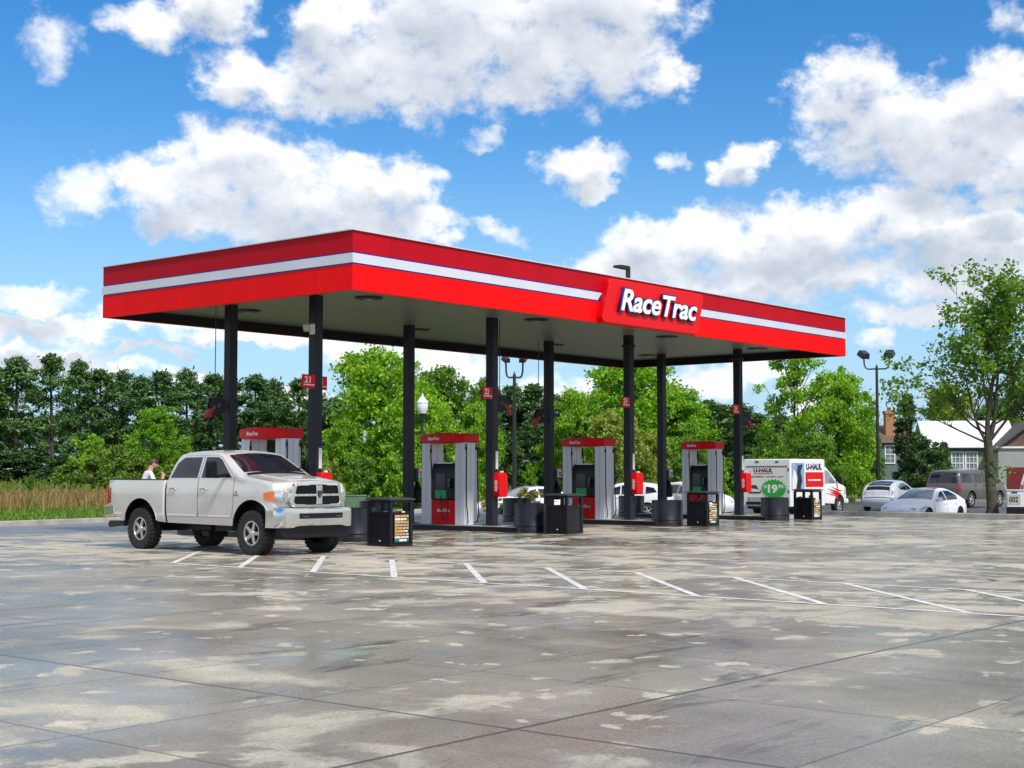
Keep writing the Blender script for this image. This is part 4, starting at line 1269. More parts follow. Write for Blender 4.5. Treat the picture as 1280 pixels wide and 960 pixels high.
    def ybar(mb, x, y0, y1, z0, z1, d=0.05, z0b=None, z1b=None, n=10):
        for k in range(n):
            a, e = y0+(y1-y0)*k/n, y0+(y1-y0)*(k+1)/n
            mb.box((x, (a+e)/2, (z0+z1)/2), (d, e-a, z1-z0))
    g = MB(); ybar(g, 0.855, -0.60, 0.60, 0.99, 1.385, 0.03); bow(g); gb = g.build('grille', M['mirror_black'], t, smooth=False)
    g = MB()
    def frame(poly_o, poly_i, x0, x1):
        n = len(poly_o)
        vs_ = [(x, y, z) for x in (x0, x1) for (y, z) in poly_o+poly_i]
        fs = []
        for i in range(n):
            j = (i+1) % n
            fs += [(i, j, n+j, n+i), (2*n+i, 3*n+i, 3*n+j, 2*n+j), (i, 2*n+i, 2*n+j, j), (n+i, n+j, 3*n+j, 3*n+i)]
        g.add(vs_, fs)
    def rr(y0, z0, y1, z1, r, tp=0.0, n=5, seg=6):
        p = []
        for cy, cz, a in ((y1-r-tp, z1-r, 0), (y0+r+tp, z1-r, 90), (y0+r, z0+r, 180), (y1-r, z0+r, 270)):
            for k in range(n+1):
                q = R(a+90*k/n); p.append((cy+r*math.cos(q), cz+r*math.sin(q)))
        return p
    frame(rr(-0.67, 0.945, 0.67, 1.425, 0.10, 0.06), rr(-0.59, 1.005, 0.59, 1.365, 0.06, 0.05), 0.83, 0.90)
    g.box((0.885, 0, 1.185), (0.05, 0.15, 0.37))
    ybar(g, 0.88, -0.58, 0.58, 1.155, 1.205, 0.045)
    bow(g); gs = g.build('chrome_surround', M['chrome'], gb, bevel=0.012)
    e = MB()   # horned head badge
    e.prism([(0, -0.075), (0.028, -0.03), (0.035, 0.03), (0.018, 0.055), (-0.018, 0.055), (-0.035, 0.03), (-0.028, -0.03)], 'x', 0.91, 0.932, M=Matrix.Translation((0, 0, 1.20)))
    for sg in (-1, 1):
        e.tube([(0.925, sg*0.015, 1.25), (0.925, sg*0.05, 1.262), (0.925, sg*0.065, 1.23), (0.925, sg*0.055, 1.195), (0.925, sg*0.04, 1.20)], [0.014, 0.014, 0.012, 0.01, 0.006], 6)
    e.build('badge', M['grey_plastic'], gs, bevel=0.004)
    for sg in (-1, 1):
        m = MB()
        # wrap-round headlamp
        pts_ = []
        for (y, z0_, z1_, x) in ((0.64, 1.06, 1.30, 0.80), (0.75, 1.05, 1.30, 0.775), (0.85, 1.05, 1.285, 0.73), (0.925, 1.06, 1.27, 0.655), (0.962, 1.08, 1.25, 0.53), (0.982, 1.12, 1.22, 0.40)):
            pts_.append(((x, sg*y, z0_), (x-0.03, sg*y, z1_)))
        vs_ = [p for q in pts_ for p in q]
        fs = [(2*k, 2*k+2, 2*k+3, 2*k+1) for k in range(len(pts_)-1)]
        m.add(vs_, fs); hl = m.build('headlight', M['lens'], t, solid=0.03)
        m = MB(); m.add([(x+0.006, y*1.006, z) for (x, y, z) in vs_[6:]], [(2*k, 2*k+2, 2*k+3, 2*k+1) for k in range(len(vs_[6:])//2-1)]); m.build('turn_lamp', M['amber'], hl)
        m = MB(); m.cyl((0.70, sg*0.74, 1.18), (0.772, sg*0.75, 1.18), 0.07, n=18); m.build('reflector', M['chrome'], hl)
    # bumper: swept chrome bar that wraps the corners
    bp = MB()
    path = []
    for k in range(25):
        y = -1.0+2.0*k/24; a = abs(y)
        x = 0.985-0.10*y*y if a < 0.80 else 0.985-0.10*y*y-1.9*(a-0.80)**1.75*1.6
        path.append((x, y))
    path = [(path[0][0]-0.22, -1.015)]+path+[(path[-1][0]-0.22, 1.015)]
    secs = [(-0.17, 0.60), (-0.02, 0.585), (0.0, 0.61), (0.008, 0.78), (0.004, 0.90), (-0.03, 0.93), (-0.18, 0.93)]
    vs_ = []
    for i, (x, y) in enumerate(path):
        a = abs(y)
        lift = 0.0 if a < 0.55 else 0.035*min(1, (a-0.55)/0.15)
        for dx, z in secs: vs_.append((x+dx*(1 if a < 0.9 else 0.6), y*(1-0.03*(dx < -0.1)), z-lift*(z < 0.65)))
    n = len(secs)
    fs = [(i*n+k, i*n+k+1, (i+1)*n+k+1, (i+1)*n+k) for i in range(len(path)-1) for k in range(n-1)]
    bp.add(vs_, fs); bum = bp.build('front_bumper', M['chrome'], t, angle=22)
    m = MB()
    for k in range(8):
        a, e_ = -0.56+1.12*k/8, -0.56+1.12*(k+1)/8
        m.box((0.975, (a+e_)/2, 0.775), (0.04, e_-a, 0.105))
    bow(m, 0.10); m.build('air_slot', M['black'], bum, smooth=False)
    m = MB()
    for yy in (-0.42, 0.42): m.tube([(0.97, yy-0.06, 0.77), (1.02, yy-0.04, 0.76), (1.02, yy+0.04, 0.76), (0.97, yy+0.06, 0.77)], 0.014)
    m.build('tow_hook', M['grey_plastic'], bum)
    m = MB(); m.prism([(-0.92, 0.585), (0.92, 0.585), (0.84, 0.34), (-0.84, 0.34)], 'x', 0.62, 0.86); bow(m, 0.06); m.build('valance', M['black'], t, bevel=0.02)
    # underside, wells, running gear
    m = MB(); m.box((-2.0, 0, 0.80), (5.2, 1.34, 0.5)); m.box((-2.0, 0, 0.50), (4.6, 0.9, 0.16)); m.box((-WB, 0, 0.44), (0.14, 1.3, 0.14)); m.box((0, 0, 0.44), (0.12, 1.3, 0.12))
    m.cyl((-2.6, -0.35, 0.50), (-1.9, -0.35, 0.50), 0.16); m.build('underbody', M['black'], t, smooth=False)
    m = MB(); m.cyl((-2.0, 0.3, 0.42), (-1.55, 0.3, 0.42), 0.12); m.box((-2.1, -0.25, 0.36), (0.25, 0.5, 0.14)); m.build('fuel_tank', M['black'], t, bevel=0.02)
    m = MB(); m.tube([(-4.0, -0.70, 0.52), (-4.75, -0.80, 0.52), (-5.03, -0.86, 0.50)], [0.05, 0.06, 0.075]); m.build('exhaust_pipe', M['bark'], t)
    # bed
    def Yb(x, z):
        w = 0.985
        if z < 0.95: w -= 0.05*((0.95-z)/0.4)**2
        if z > 1.25: w -= 0.03*min(1, (z-1.25)/0.27)
        if x < -4.6: w -= 0.05*((-4.6-x)/0.4)**2
        return w
    ob = [(-2.915, 0.58), (-2.915, 1.40), (-2.92, 1.455), (-3.0, 1.46), (-4.7, 1.475), (-4.93, 1.475), (-4.975, 1.42), (-4.985, 0.72)]
    sb = Shell(ob, arch_bottom(-4.985, -2.915, 0.60, [(-WB, 0.47, 0.61)])[1:-1], Yb, 0.045, lambda nx, nz: 0.0, 1, 0.085)
    m = MB(); sb.side(m)
    for sg in (-1, 1):
        m.box((-3.94, sg*0.875, 1.448), (2.03, 0.15, 0.03)); m.box((-3.94, sg*0.80, 1.27), (2.03, 0.03, 0.36)); m.box((-4.93, sg*0.87, 1.10), (0.06, 0.16, 0.72))
    m.box((-2.935, 0, 1.15), (0.04, 1.80, 0.62))
    bed = m.build('bed', M['truck'], t)
    m = MB()
    for sg in (-1, 1): m.box((-3.94, sg*0.885, 1.478), (2.02, 0.13, 0.022))
    m.build('rail_cap', M['black'], bed, bevel=0.008)
    m = MB(); m.box((-3.93, 0, 1.08), (1.98, 1.58, 0.04)); m.build('bed_floor', M['bedliner'], bed, smooth=False)
    m = MB(); m.box((-4.965, 0, 1.13), (0.06, 1.56, 0.70)); tg = m.build('tailgate', M['truck'], t, bevel=0.02)
    m = MB(); m.box((-5.0, 0, 1.32), (0.02, 0.22, 0.07)); m.build('handle', M['chrome'], tg, bevel=0.005)
    for sd in (-1, 1):
        m = MB(); sb.patch(m, [(-4.985, 0.95), (-4.885, 0.97), (-4.875, 1.29), (-4.975, 1.31)], 0.008, (sd,)); m.box((-4.982, sd*0.90, 1.13), (0.025, 0.13, 0.36)); m.build('tail_light', M['red_lens'], t)
        m = MB(); sb.patch(m, [(-4.90, 0.735), (-4.42, 0.735), (-4.42, 0.775), (-4.90, 0.775)], 0.012, (sd,)); sb.patch(m, [(-3.10, 0.735), (-2.93, 0.735), (-2.93, 0.775), (-3.10, 0.775)], 0.012, (sd,)); m.build('moulding', M['carwhite'], bed)
    m = MB()
    pr = [(-5.16, 0.66), (-5.18, 0.72), (-5.18, 0.86), (-5.14, 0.92), (-4.90, 0.92), (-4.90, 0.66)]
    m.prism(pr, 'y', -0.80, 0.80)
    for sg in (-1, 1):
        m.prism([(-5.10, 0.66), (-5.12, 0.86), (-5.08, 0.92), (-4.72, 0.92), (-4.72, 0.70)], 'y', sg*0.80, sg*0.985)
    m.build('rear_bumper', M['chrome'], t, bevel=0.02)
    # towing mirrors
    for sg in (-1, 1):
        m = MB()
        m.box((-0.86, sg*1.30, 1.68), (0.12, 0.24, 0.33), taper=0.92)
        mi_ = m.build('mirror', M['mirror_black'], t, bevel=0.03)
        m = MB(); m.prism([(0.92, 1.53), (0.92, 1.61), (1.25, 1.57), (1.25, 1.51)], 'x', -0.88, -0.78) if sg > 0 else m.prism([(-0.92, 1.53), (-0.92, 1.61), (-1.25, 1.57), (-1.25, 1.51)], 'x', -0.88, -0.78)
        m.build('mirror_arm', M['mirror_black'], mi_, bevel=0.015)
        m = MB(); m.box((-0.922, sg*1.30, 1.70), (0.006, 0.19, 0.25)); m.build('mirror_glass', M['glass_pale'], mi_)
    for sd in (-1, 1):
        m = MB(); sh.patch(m, [(-0.55, 1.165), (-0.40, 1.165), (-0.40, 1.185), (-0.55, 1.185)], 0.006, (sd,)); sh.patch(m, [(-0.50, 1.21), (-0.44, 1.21), (-0.45, 1.245), (-0.49, 1.245)], 0.006, (sd,)); m.build('side_badge', M['grey_plastic'], t)
        m = MB()
        for a0 in (-0.3,):
            m.tube([(0.66*math.cos(R(a))*0.98, sd*(0.97), 0.46+0.66*math.sin(R(a))*0.98) for a in range(14, 167, 8)], 0.014, 6)
            m.build('arch_lip', M['truck'], t); m = MB()
            m.tube([(-WB+0.64*math.cos(R(a))*0.98, sd*(0.975), 0.47+0.64*math.sin(R(a))*0.98) for a in range(14, 167, 8)], 0.012, 6)
        m.build('arch_lip', M['truck'], t)
        # dark inner wheel arches
        for xc in (0.0, -WB):
            m = MB()
            arc = [(xc+0.625*math.cos(R(a)), 0.47+0.605*math.sin(R(a))) for a in range(0, 181, 12)]
            vs_ = [(x, sd*y, z) for y in (0.955, 0.60) for x, z in arc]; k_ = len(arc)
            m.add(vs_, [(i, i+1, k_+i+1, k_+i) for i in range(k_-1)])
            m.build('arch_liner', M['black'], t)
    for x in (0.0, -WB):
        for y in (-0.84, 0.84): wheel(t, x, y, 0.43, 0.30, 0.245, 5, True)
    # pale box carried in the bed
    mw = t.matrix_basis @ Matrix.Translation((-3.22, 0.15, 0.92))
    cb = empty('cargo_box', mw.translation, t.rotation_euler.z, 'pale green storage box lying in the bed of the pickup, behind its cab', 'storage box')
    m = MB(); m.box((0, 0, 0.29), (0.42, 1.1, 0.56)); m.build('body', M['dispenser_in'], cb, bevel=0.02)
    m = MB(); m.box((0, 0, 0.60), (0.46, 1.14, 0.05)); m.build('lid', M['beige'], cb, bevel=0.015)
    return t
pickup = build_pickup()
# ------------------------------------------------------------------ passenger cars
def build_car(kind, spec, loc, rz, label, paint, group=None):
    """a closed car from its side profile; x runs forward, front axle at x = 0"""
    t = empty(kind, loc, rz, label, spec['cat'], group)
    WB, W, r = spec['wb'], spec['w']/2, spec['r']
    belt, zt = spec['belt'], spec['top']
    xf, xr = spec['outline'][0][0], spec['outline'][-1][0]
    tum, nose, tail = spec.get('tumble', 0.24), spec.get('nose', 0.16), spec.get('tail', 0.12)
    def Y(x, z):
        w = W
        if z < 0.55: w -= 0.05*((0.55-z)/0.35)**2
        if z > belt-0.25: w -= 0.03*min(1, (z-belt+0.25)/0.25)
        if z > belt: w -= tum*((z-belt)/(zt-belt))**1.15
        if x > 0.05: w -= nose*((x-0.05)/max(0.1, xf+0.05))**2
        if x < -WB: w -= tail*((-WB-x)/max(0.1, -xr-WB))**2
        return max(0.3, w)
    cr = lambda nx, nz: 0.03*max(0, nz)+spec.get('bowf', 0.16)*max(0, nx)**2+spec.get('bowr', 0.10)*max(0, -nx)**2
    zb = spec['bottom']
    ar = spec.get('arch', r+0.05)
    sh = Shell(spec['outline'], arch_bottom(xr, xf, zb, [(-WB, r+0.01, ar), (0.0, r+0.01, ar)])[1:-1], Y, spec.get('round', 0.07), cr, spec.get('smooth', 2), 0.10)
    b = MB(); sh.side(b); sh.strip(b)
    for d in spec['doors']:
        cx = sum(p[0] for p in d)/len(d); cz = sum(p[1] for p in d)/len(d)
        sh.patch(b, [(cx+(x-cx)*1.02, cz+(z-cz)*1.015) for x, z in d], 0.002, mi=1)
    body = b.build('body', [paint, M['black']], t, weld=True)
    for d, wins, hx in zip(spec['doors'], spec['windows'], spec['handles']):
        for sd in (-1, 1):
            m = MB(); sh.patch(m, d, 0.005, (sd,)); do = m.build('door', paint, t)
            m = MB(); sh.patch(m, wins, 0.009, (sd,)); m.build('window', M['glass'], do)
            m = MB(); m.box((hx, sd*(sh.y(hx, belt-0.10)+0.02), belt-0.10), (0.18, 0.03, 0.03)); m.build('handle', spec.get('handlemat', paint), do, bevel=0.006)
    for wq in spec.get('quarter', []):
        for sd in (-1, 1):
            m = MB(); sh.patch(m, wq, 0.006, (sd,)); m.build('window', M['glass'], t)
    def sp(name, xa, xb, ta, tb, mat, off=0.006, par=None):
        s0, s1 = sh.s_at(x=xa) if not isinstance(xa, tuple) else sh.s_at(z=xa[0], first=xa[1]), sh.s_at(x=xb) if not isinstance(xb, tuple) else sh.s_at(z=xb[0], first=xb[1])
        m = MB(); sh.spatch(m, [(s0, -ta), (s0, ta), (s1, tb), (s1, -tb)], off); return m.build(name, mat, par or t)
    for a in spec['glass']: sp(*a)
    for a in spec.get('trim', []): sp(*a)
    for name, polys, mat in spec['lamps']:
        for sd in (-1, 1):
            m = MB()
            if 'side' in polys: sh.patch(m, polys['side'], 0.007, (sd,))
            if 'strip' in polys:
                z0, z1, first, t0, t1 = polys['strip']
                s0, s1 = sh.s_at(z=z0, first=first), sh.s_at(z=z1, first=first)
                sh.spatch(m, [(s0, sd*t0), (s0, sd*t1), (s1, sd*t1), (s1, sd*t0)], 0.007)
            m.build(name, mat, t)
    if 'plate' in spec:
        z, fr = spec['plate']
        p = sh.strip_pt(sh.s_at(z=z, first=fr), 0, 0.012)
        m = MB(); m.box(p, (0.02, 0.32, 0.16)); m.build('number_plate', M['card'], t, bevel=0.004)
    m = MB(); m.box((-WB/2, 0, zb+0.22), (WB+1.2, 2*W-0.52, 0.42)); m.build('underbody', M['black'], t, smooth=False)
    for sd in (-1, 1):
        mx = spec['mirror']
        m = MB(); m.box((mx, sd*(Y(mx, belt)+0.11), belt+0.08), (0.12, 0.20, 0.14), taper=0.85); mo_ = m.build('mirror', spec.get('mirrormat', paint), t, bevel=0.03)
        m = MB(); m.box((mx-0.06, sd*(Y(mx, belt)+0.11), belt+0.08), (0.01, 0.16, 0.10)); m.build('mirror_glass', M['glass_pale'], mo_)
    for x in (0.0, -WB):
        for y in (-(W-0.12), W-0.12): wheel(t, x, y, r, 0.21, spec.get('rim', r*0.66), spec.get('spokes', 5), rimmat=spec.get('rimmat', 'alloy'))
    return t

SEDAN = dict(cat='car', wb=2.88, w=1.85, r=0.335, belt=0.93, top=1.44, bottom=0.20, tumble=0.27, nose=0.20, tail=0.16, bowf=0.20, bowr=0.14, rimmat='black',
    outline=[(0.72, 0.22), (0.80, 0.42), (0.78, 0.58), (0.62, 0.70), (0.2, 0.82), (-0.42, 0.93), (-0.60, 0.98), (-1.30, 1.36), (-1.75, 1.445), (-2.2, 1.43), (-2.85, 1.25), (-3.35, 1.04), (-3.72, 1.00), (-3.86, 0.88), (-3.90, 0.55), (-3.82, 0.25)],
    doors=[[(-1.62, 0.30), (-0.55, 0.30), (-0.52, 0.90), (-1.22, 1.28), (-1.66, 1.385), (-1.70, 0.9)], [(-2.62, 0.62), (-2.45, 0.30), (-1.66, 0.30), (-1.74, 0.9), (-1.70, 1.385), (-2.2, 1.375), (-2.75, 1.20), (-2.88, 0.98)]],
    windows=[[(-0.72, 0.96), (-1.64, 0.965), (-1.62, 1.345), (-1.32, 1.285)], [(-1.74, 0.965), (-2.72, 1.0), (-2.70, 1.16), (-2.2, 1.34), (-1.72, 1.355)]],
    handles=[-1.5, -2.45],
    glass=[('windscreen', -0.60, -1.42, 0.93, 0.90, M['glass_pale']), ('glass_roof', -1.50, -2.3, 0.86, 0.86, M['glass']), ('rear_window', -2.4, -3.25, 0.88, 0.86, M['glass'])],
    trim=[('lower_intake', (0.26, True), (0.36, True), 0.62, 0.66, M['black'])],
    lamps=[('headlight', {'side': [(0.60, 0.60), (0.66, 0.66), (0.30, 0.76), (0.10, 0.77), (0.20, 0.70)], 'strip': (0.60, 0.67, True, 0.70, 0.98)}, M['lens']),
           ('tail_light', {'side': [(-3.55, 0.82), (-3.86, 0.80), (-3.84, 0.92), (-3.6, 0.93)], 'strip': (0.80, 0.90, False, 0.55, 0.98)}, M['red_lens'])],
    mirror=-0.78)
HATCH = dict(cat='car', wb=2.70, w=1.745, r=0.315, belt=0.98, top=1.49, bottom=0.22, tumble=0.22, nose=0.18, tail=0.10, bowf=0.16, bowr=0.10,
    outline=[(0.70, 0.24), (0.78, 0.45), (0.74, 0.66), (0.45, 0.84), (-0.1, 0.98), (-1.05, 1.42), (-1.5, 1.495), (-2.0, 1.485), (-2.8, 1.36), (-3.18, 1.22), (-3.30, 1.05), (-3.36, 0.98), (-3.40, 0.80), (-3.50, 0.66), (-3.51, 0.46), (-3.42, 0.26)],
    doors=[[(-1.40, 0.30), (-0.42, 0.30), (-0.36, 0.93), (-1.12, 1.30), (-1.42, 1.40), (-1.46, 0.95)], [(-2.42, 0.66), (-2.25, 0.30), (-1.44, 0.30), (-1.50, 0.95), (-1.46, 1.41), (-2.0, 1.41), (-2.62, 1.28), (-2.70, 1.05)]],
    windows=[[(-0.55, 1.0), (-1.42, 1.02), (-1.40, 1.37), (-1.16, 1.29)], [(-1.50, 1.02), (-2.45, 1.07), (-2.62, 1.20), (-2.0, 1.37), (-1.46, 1.38)]],
    handles=[-1.30, -2.30],
    glass=[('windscreen', -0.22, -1.05, 0.92, 0.88, M['glass']), ('rear_window', -2.35, -3.14, 0.86, 0.84, M['glass']), ('lower_rear_window', (1.18, False), (1.01, False), 0.84, 0.86, M['black'])],
    trim=[('rear_trim', (0.68, False), (0.655, False), 0.95, 0.95, M['grey_plastic'])],
    lamps=[('headlight', {'side': [(0.55, 0.62), (0.66, 0.70), (0.30, 0.86), (0.05, 0.90), (0.25, 0.74)], 'strip': (0.60, 0.72, True, 0.62, 0.98)}, M['lens']),
           ('tail_light', {'side': [(-3.26, 0.82), (-3.42, 0.80), (-3.38, 1.02), (-3.28, 1.06)], 'strip': (0.80, 1.0, False, 0.78, 1.0)}, M['lens'])],
    plate=(0.84, False), mirror=-0.62)
CROSS = dict(HATCH, r=0.35, rim=0.235, top=1.62, belt=1.06, bottom=0.28, w=1.82,
    outline=[(0.74, 0.30), (0.82, 0.5), (0.80, 0.74), (0.55, 0.94), (-0.15, 1.06), (-0.98, 1.50), (-1.4, 1.60), (-2.0, 1.625), (-2.8, 1.55), (-3.20, 1.40), (-3.42, 1.08), (-3.50, 0.75), (-3.48, 0.35)],
    doors=[[(-1.40, 0.38), (-0.45, 0.38), (-0.38, 1.0), (-1.05, 1.38), (-1.42, 1.52), (-1.46, 1.0)], [(-2.30, 0.70), (-2.2, 0.38), (-1.44, 0.38), (-1.50, 1.0), (-1.46, 1.53), (-2.0, 1.54), (-2.50, 1.50), (-2.56, 1.05)]],
    windows=[[(-0.55, 1.08), (-1.42, 1.09), (-1.40, 1.48), (-1.08, 1.37)], [(-1.50, 1.09), (-2.50, 1.11), (-2.45, 1.46), (-2.0, 1.50), (-1.46, 1.50)]],
    quarter=[[(-2.60, 1.12), (-3.12, 1.20), (-2.95, 1.40), (-2.58, 1.455)]],
    glass=[('windscreen', -0.25, -0.98, 0.92, 0.88, M['glass_pale']), ('rear_window', (1.42, False), (1.10, False), 0.86, 0.86, M['glass'])],
    lamps=[('headlight', {'side': [(0.6, 0.68), (0.74, 0.74), (0.35, 0.90), (0.1, 0.95), (0.3, 0.80)], 'strip': (0.66, 0.78, True, 0.60, 0.98)}, M['lens']),
           ('tail_light', {'side': [(-3.2, 0.90), (-3.46, 0.88), (-3.42, 1.06), (-3.25, 1.08)], 'strip': (0.88, 1.05, False, 0.70, 1.0)}, M['red_lens'])])
SUV = dict(cat='suv', wb=2.95, w=2.0, r=0.39, rim=0.24, belt=1.22, top=1.92, bottom=0.42, tumble=0.17, nose=0.12, tail=0.05, bowf=0.10, bowr=0.06, smooth=1, arch=0.47,
    outline=[(0.86, 0.50), (0.92, 0.75), (0.90, 1.02), (0.80, 1.14), (0.3, 1.18), (-0.45, 1.24), (-0.60, 1.28), (-1.22, 1.78), (-1.45, 1.88), (-2.2, 1.925), (-3.4, 1.90), (-3.75, 1.86), (-3.92, 1.72), (-4.06, 1.20), (-4.10, 1.0), (-4.10, 0.70), (-4.12, 0.52)],
    doors=[[(-1.72, 0.55), (-0.60, 0.55), (-0.56, 1.2), (-1.16, 1.68), (-1.30, 1.79), (-1.72, 1.80)], [(-2.60, 0.95), (-2.45, 0.55), (-1.76, 0.55), (-1.76, 1.80), (-2.62, 1.80), (-2.66, 1.2)]],
    windows=[[(-0.76, 1.26), (-1.68, 1.26), (-1.66, 1.74), (-1.36, 1.73)], [(-1.82, 1.26), (-2.58, 1.26), (-2.56, 1.74), (-1.82, 1.74)]],
    quarter=[[(-2.78, 1.26), (-3.78, 1.28), (-3.68, 1.74), (-2.76, 1.745)]],
    handles=[-1.6, -2.5], handlemat=M['black'],
    glass=[('windscreen', -0.64, -1.24, 0.92, 0.88, M['glass']), ('rear_window', (1.76, False), (1.24, False), 0.90, 0.92, M['glass'])],
    trim=[('rear_bumper', (0.78, False), (0.58, False), 1.0, 1.0, M['grey_plastic']), ('lower_cladding', (0.585, True), (0.72, True), 0.9, 0.9, M['grey_plastic'])],
    lamps=[('headlight', {'side': [(0.70, 0.90), (0.86, 0.92), (0.82, 1.10), (0.60, 1.12)], 'strip': (0.9, 1.08, True, 0.62, 0.98)}, M['lens']),
           ('tail_light', {'side': [(-3.90, 0.86), (-4.09, 0.86), (-4.06, 1.20), (-3.93, 1.22)], 'strip': (0.86, 1.20, False, 0.86, 1.0)}, M['red_lens'])],
    plate=(0.86, False), mirror=-0.85, mirrormat=M['black'])

def head(c, s, px=640):
    """bearing of a heading: c across the line of sight to the right, s along it"""
    a = math.atan((px-640)/F_PX)
    f_, r_ = FH*math.cos(a)+RT*math.sin(a), RT*math.cos(a)-FH*math.sin(a)
    d = r_*c+f_*s
    return math.atan2(d.y, d.x)
def park(px, Z, hd, back):
    """front axle placed so that the middle of the car (back metres behind) stands at this spot"""
    p = at(px, Z)
    x, y = p.x+math.cos(hd)*back, p.y+math.sin(hd)*back
    return (x, y, ground_h(p.x, p.y))

h = head(-0.42, -0.90, 1156); build_car('sedan_car', SEDAN, park(1154, 58.5, h, 1.55), h, 'clean white sedan with dark glass roof, nose against the low kerb', M['carwhite'])
h = head(0.30, 0.95, 1112); build_car('hatchback_car', HATCH, park(1112, 72.0, h, 1.38), h, 'silver hatchback with split rear window, parked beside the large pewter SUV', M['silver'])
h = head(0.47, 0.88, 1214); build_car('large_suv', SUV, park(1207, 75.0, h, 1.62), h, 'old pewter SUV with dark rear window parked behind the tree trunk', M['pewter'])
h = head(-0.86, -0.5, 668); build_car('sedan_car', SEDAN, park(658, 62.5, h, 1.55), h, 'white sedan half hidden behind a bin, nose beside the yellow shrub', M['carwhite'])
h = head(-0.95, 0.30, 781); build_car('crossover_car', CROSS, park(781, 66.0, h, 1.38), h, 'white crossover seen behind the red box on column 23', M['carwhite'])
h = head(0.6, -0.8, 866); build_car('crossover_car', CROSS, park(866, 69.0, h, 1.38), h, 'white crossover with its windscreen showing left of the farthest dispenser', M['carwhite'])
h = head(0.35, 0.93, 1304); build_car('large_suv', SUV, park(1322, 70.0, h, 1.62), h, 'white SUV cut off by the right edge, in front of the red garage door', M['carwhite'])

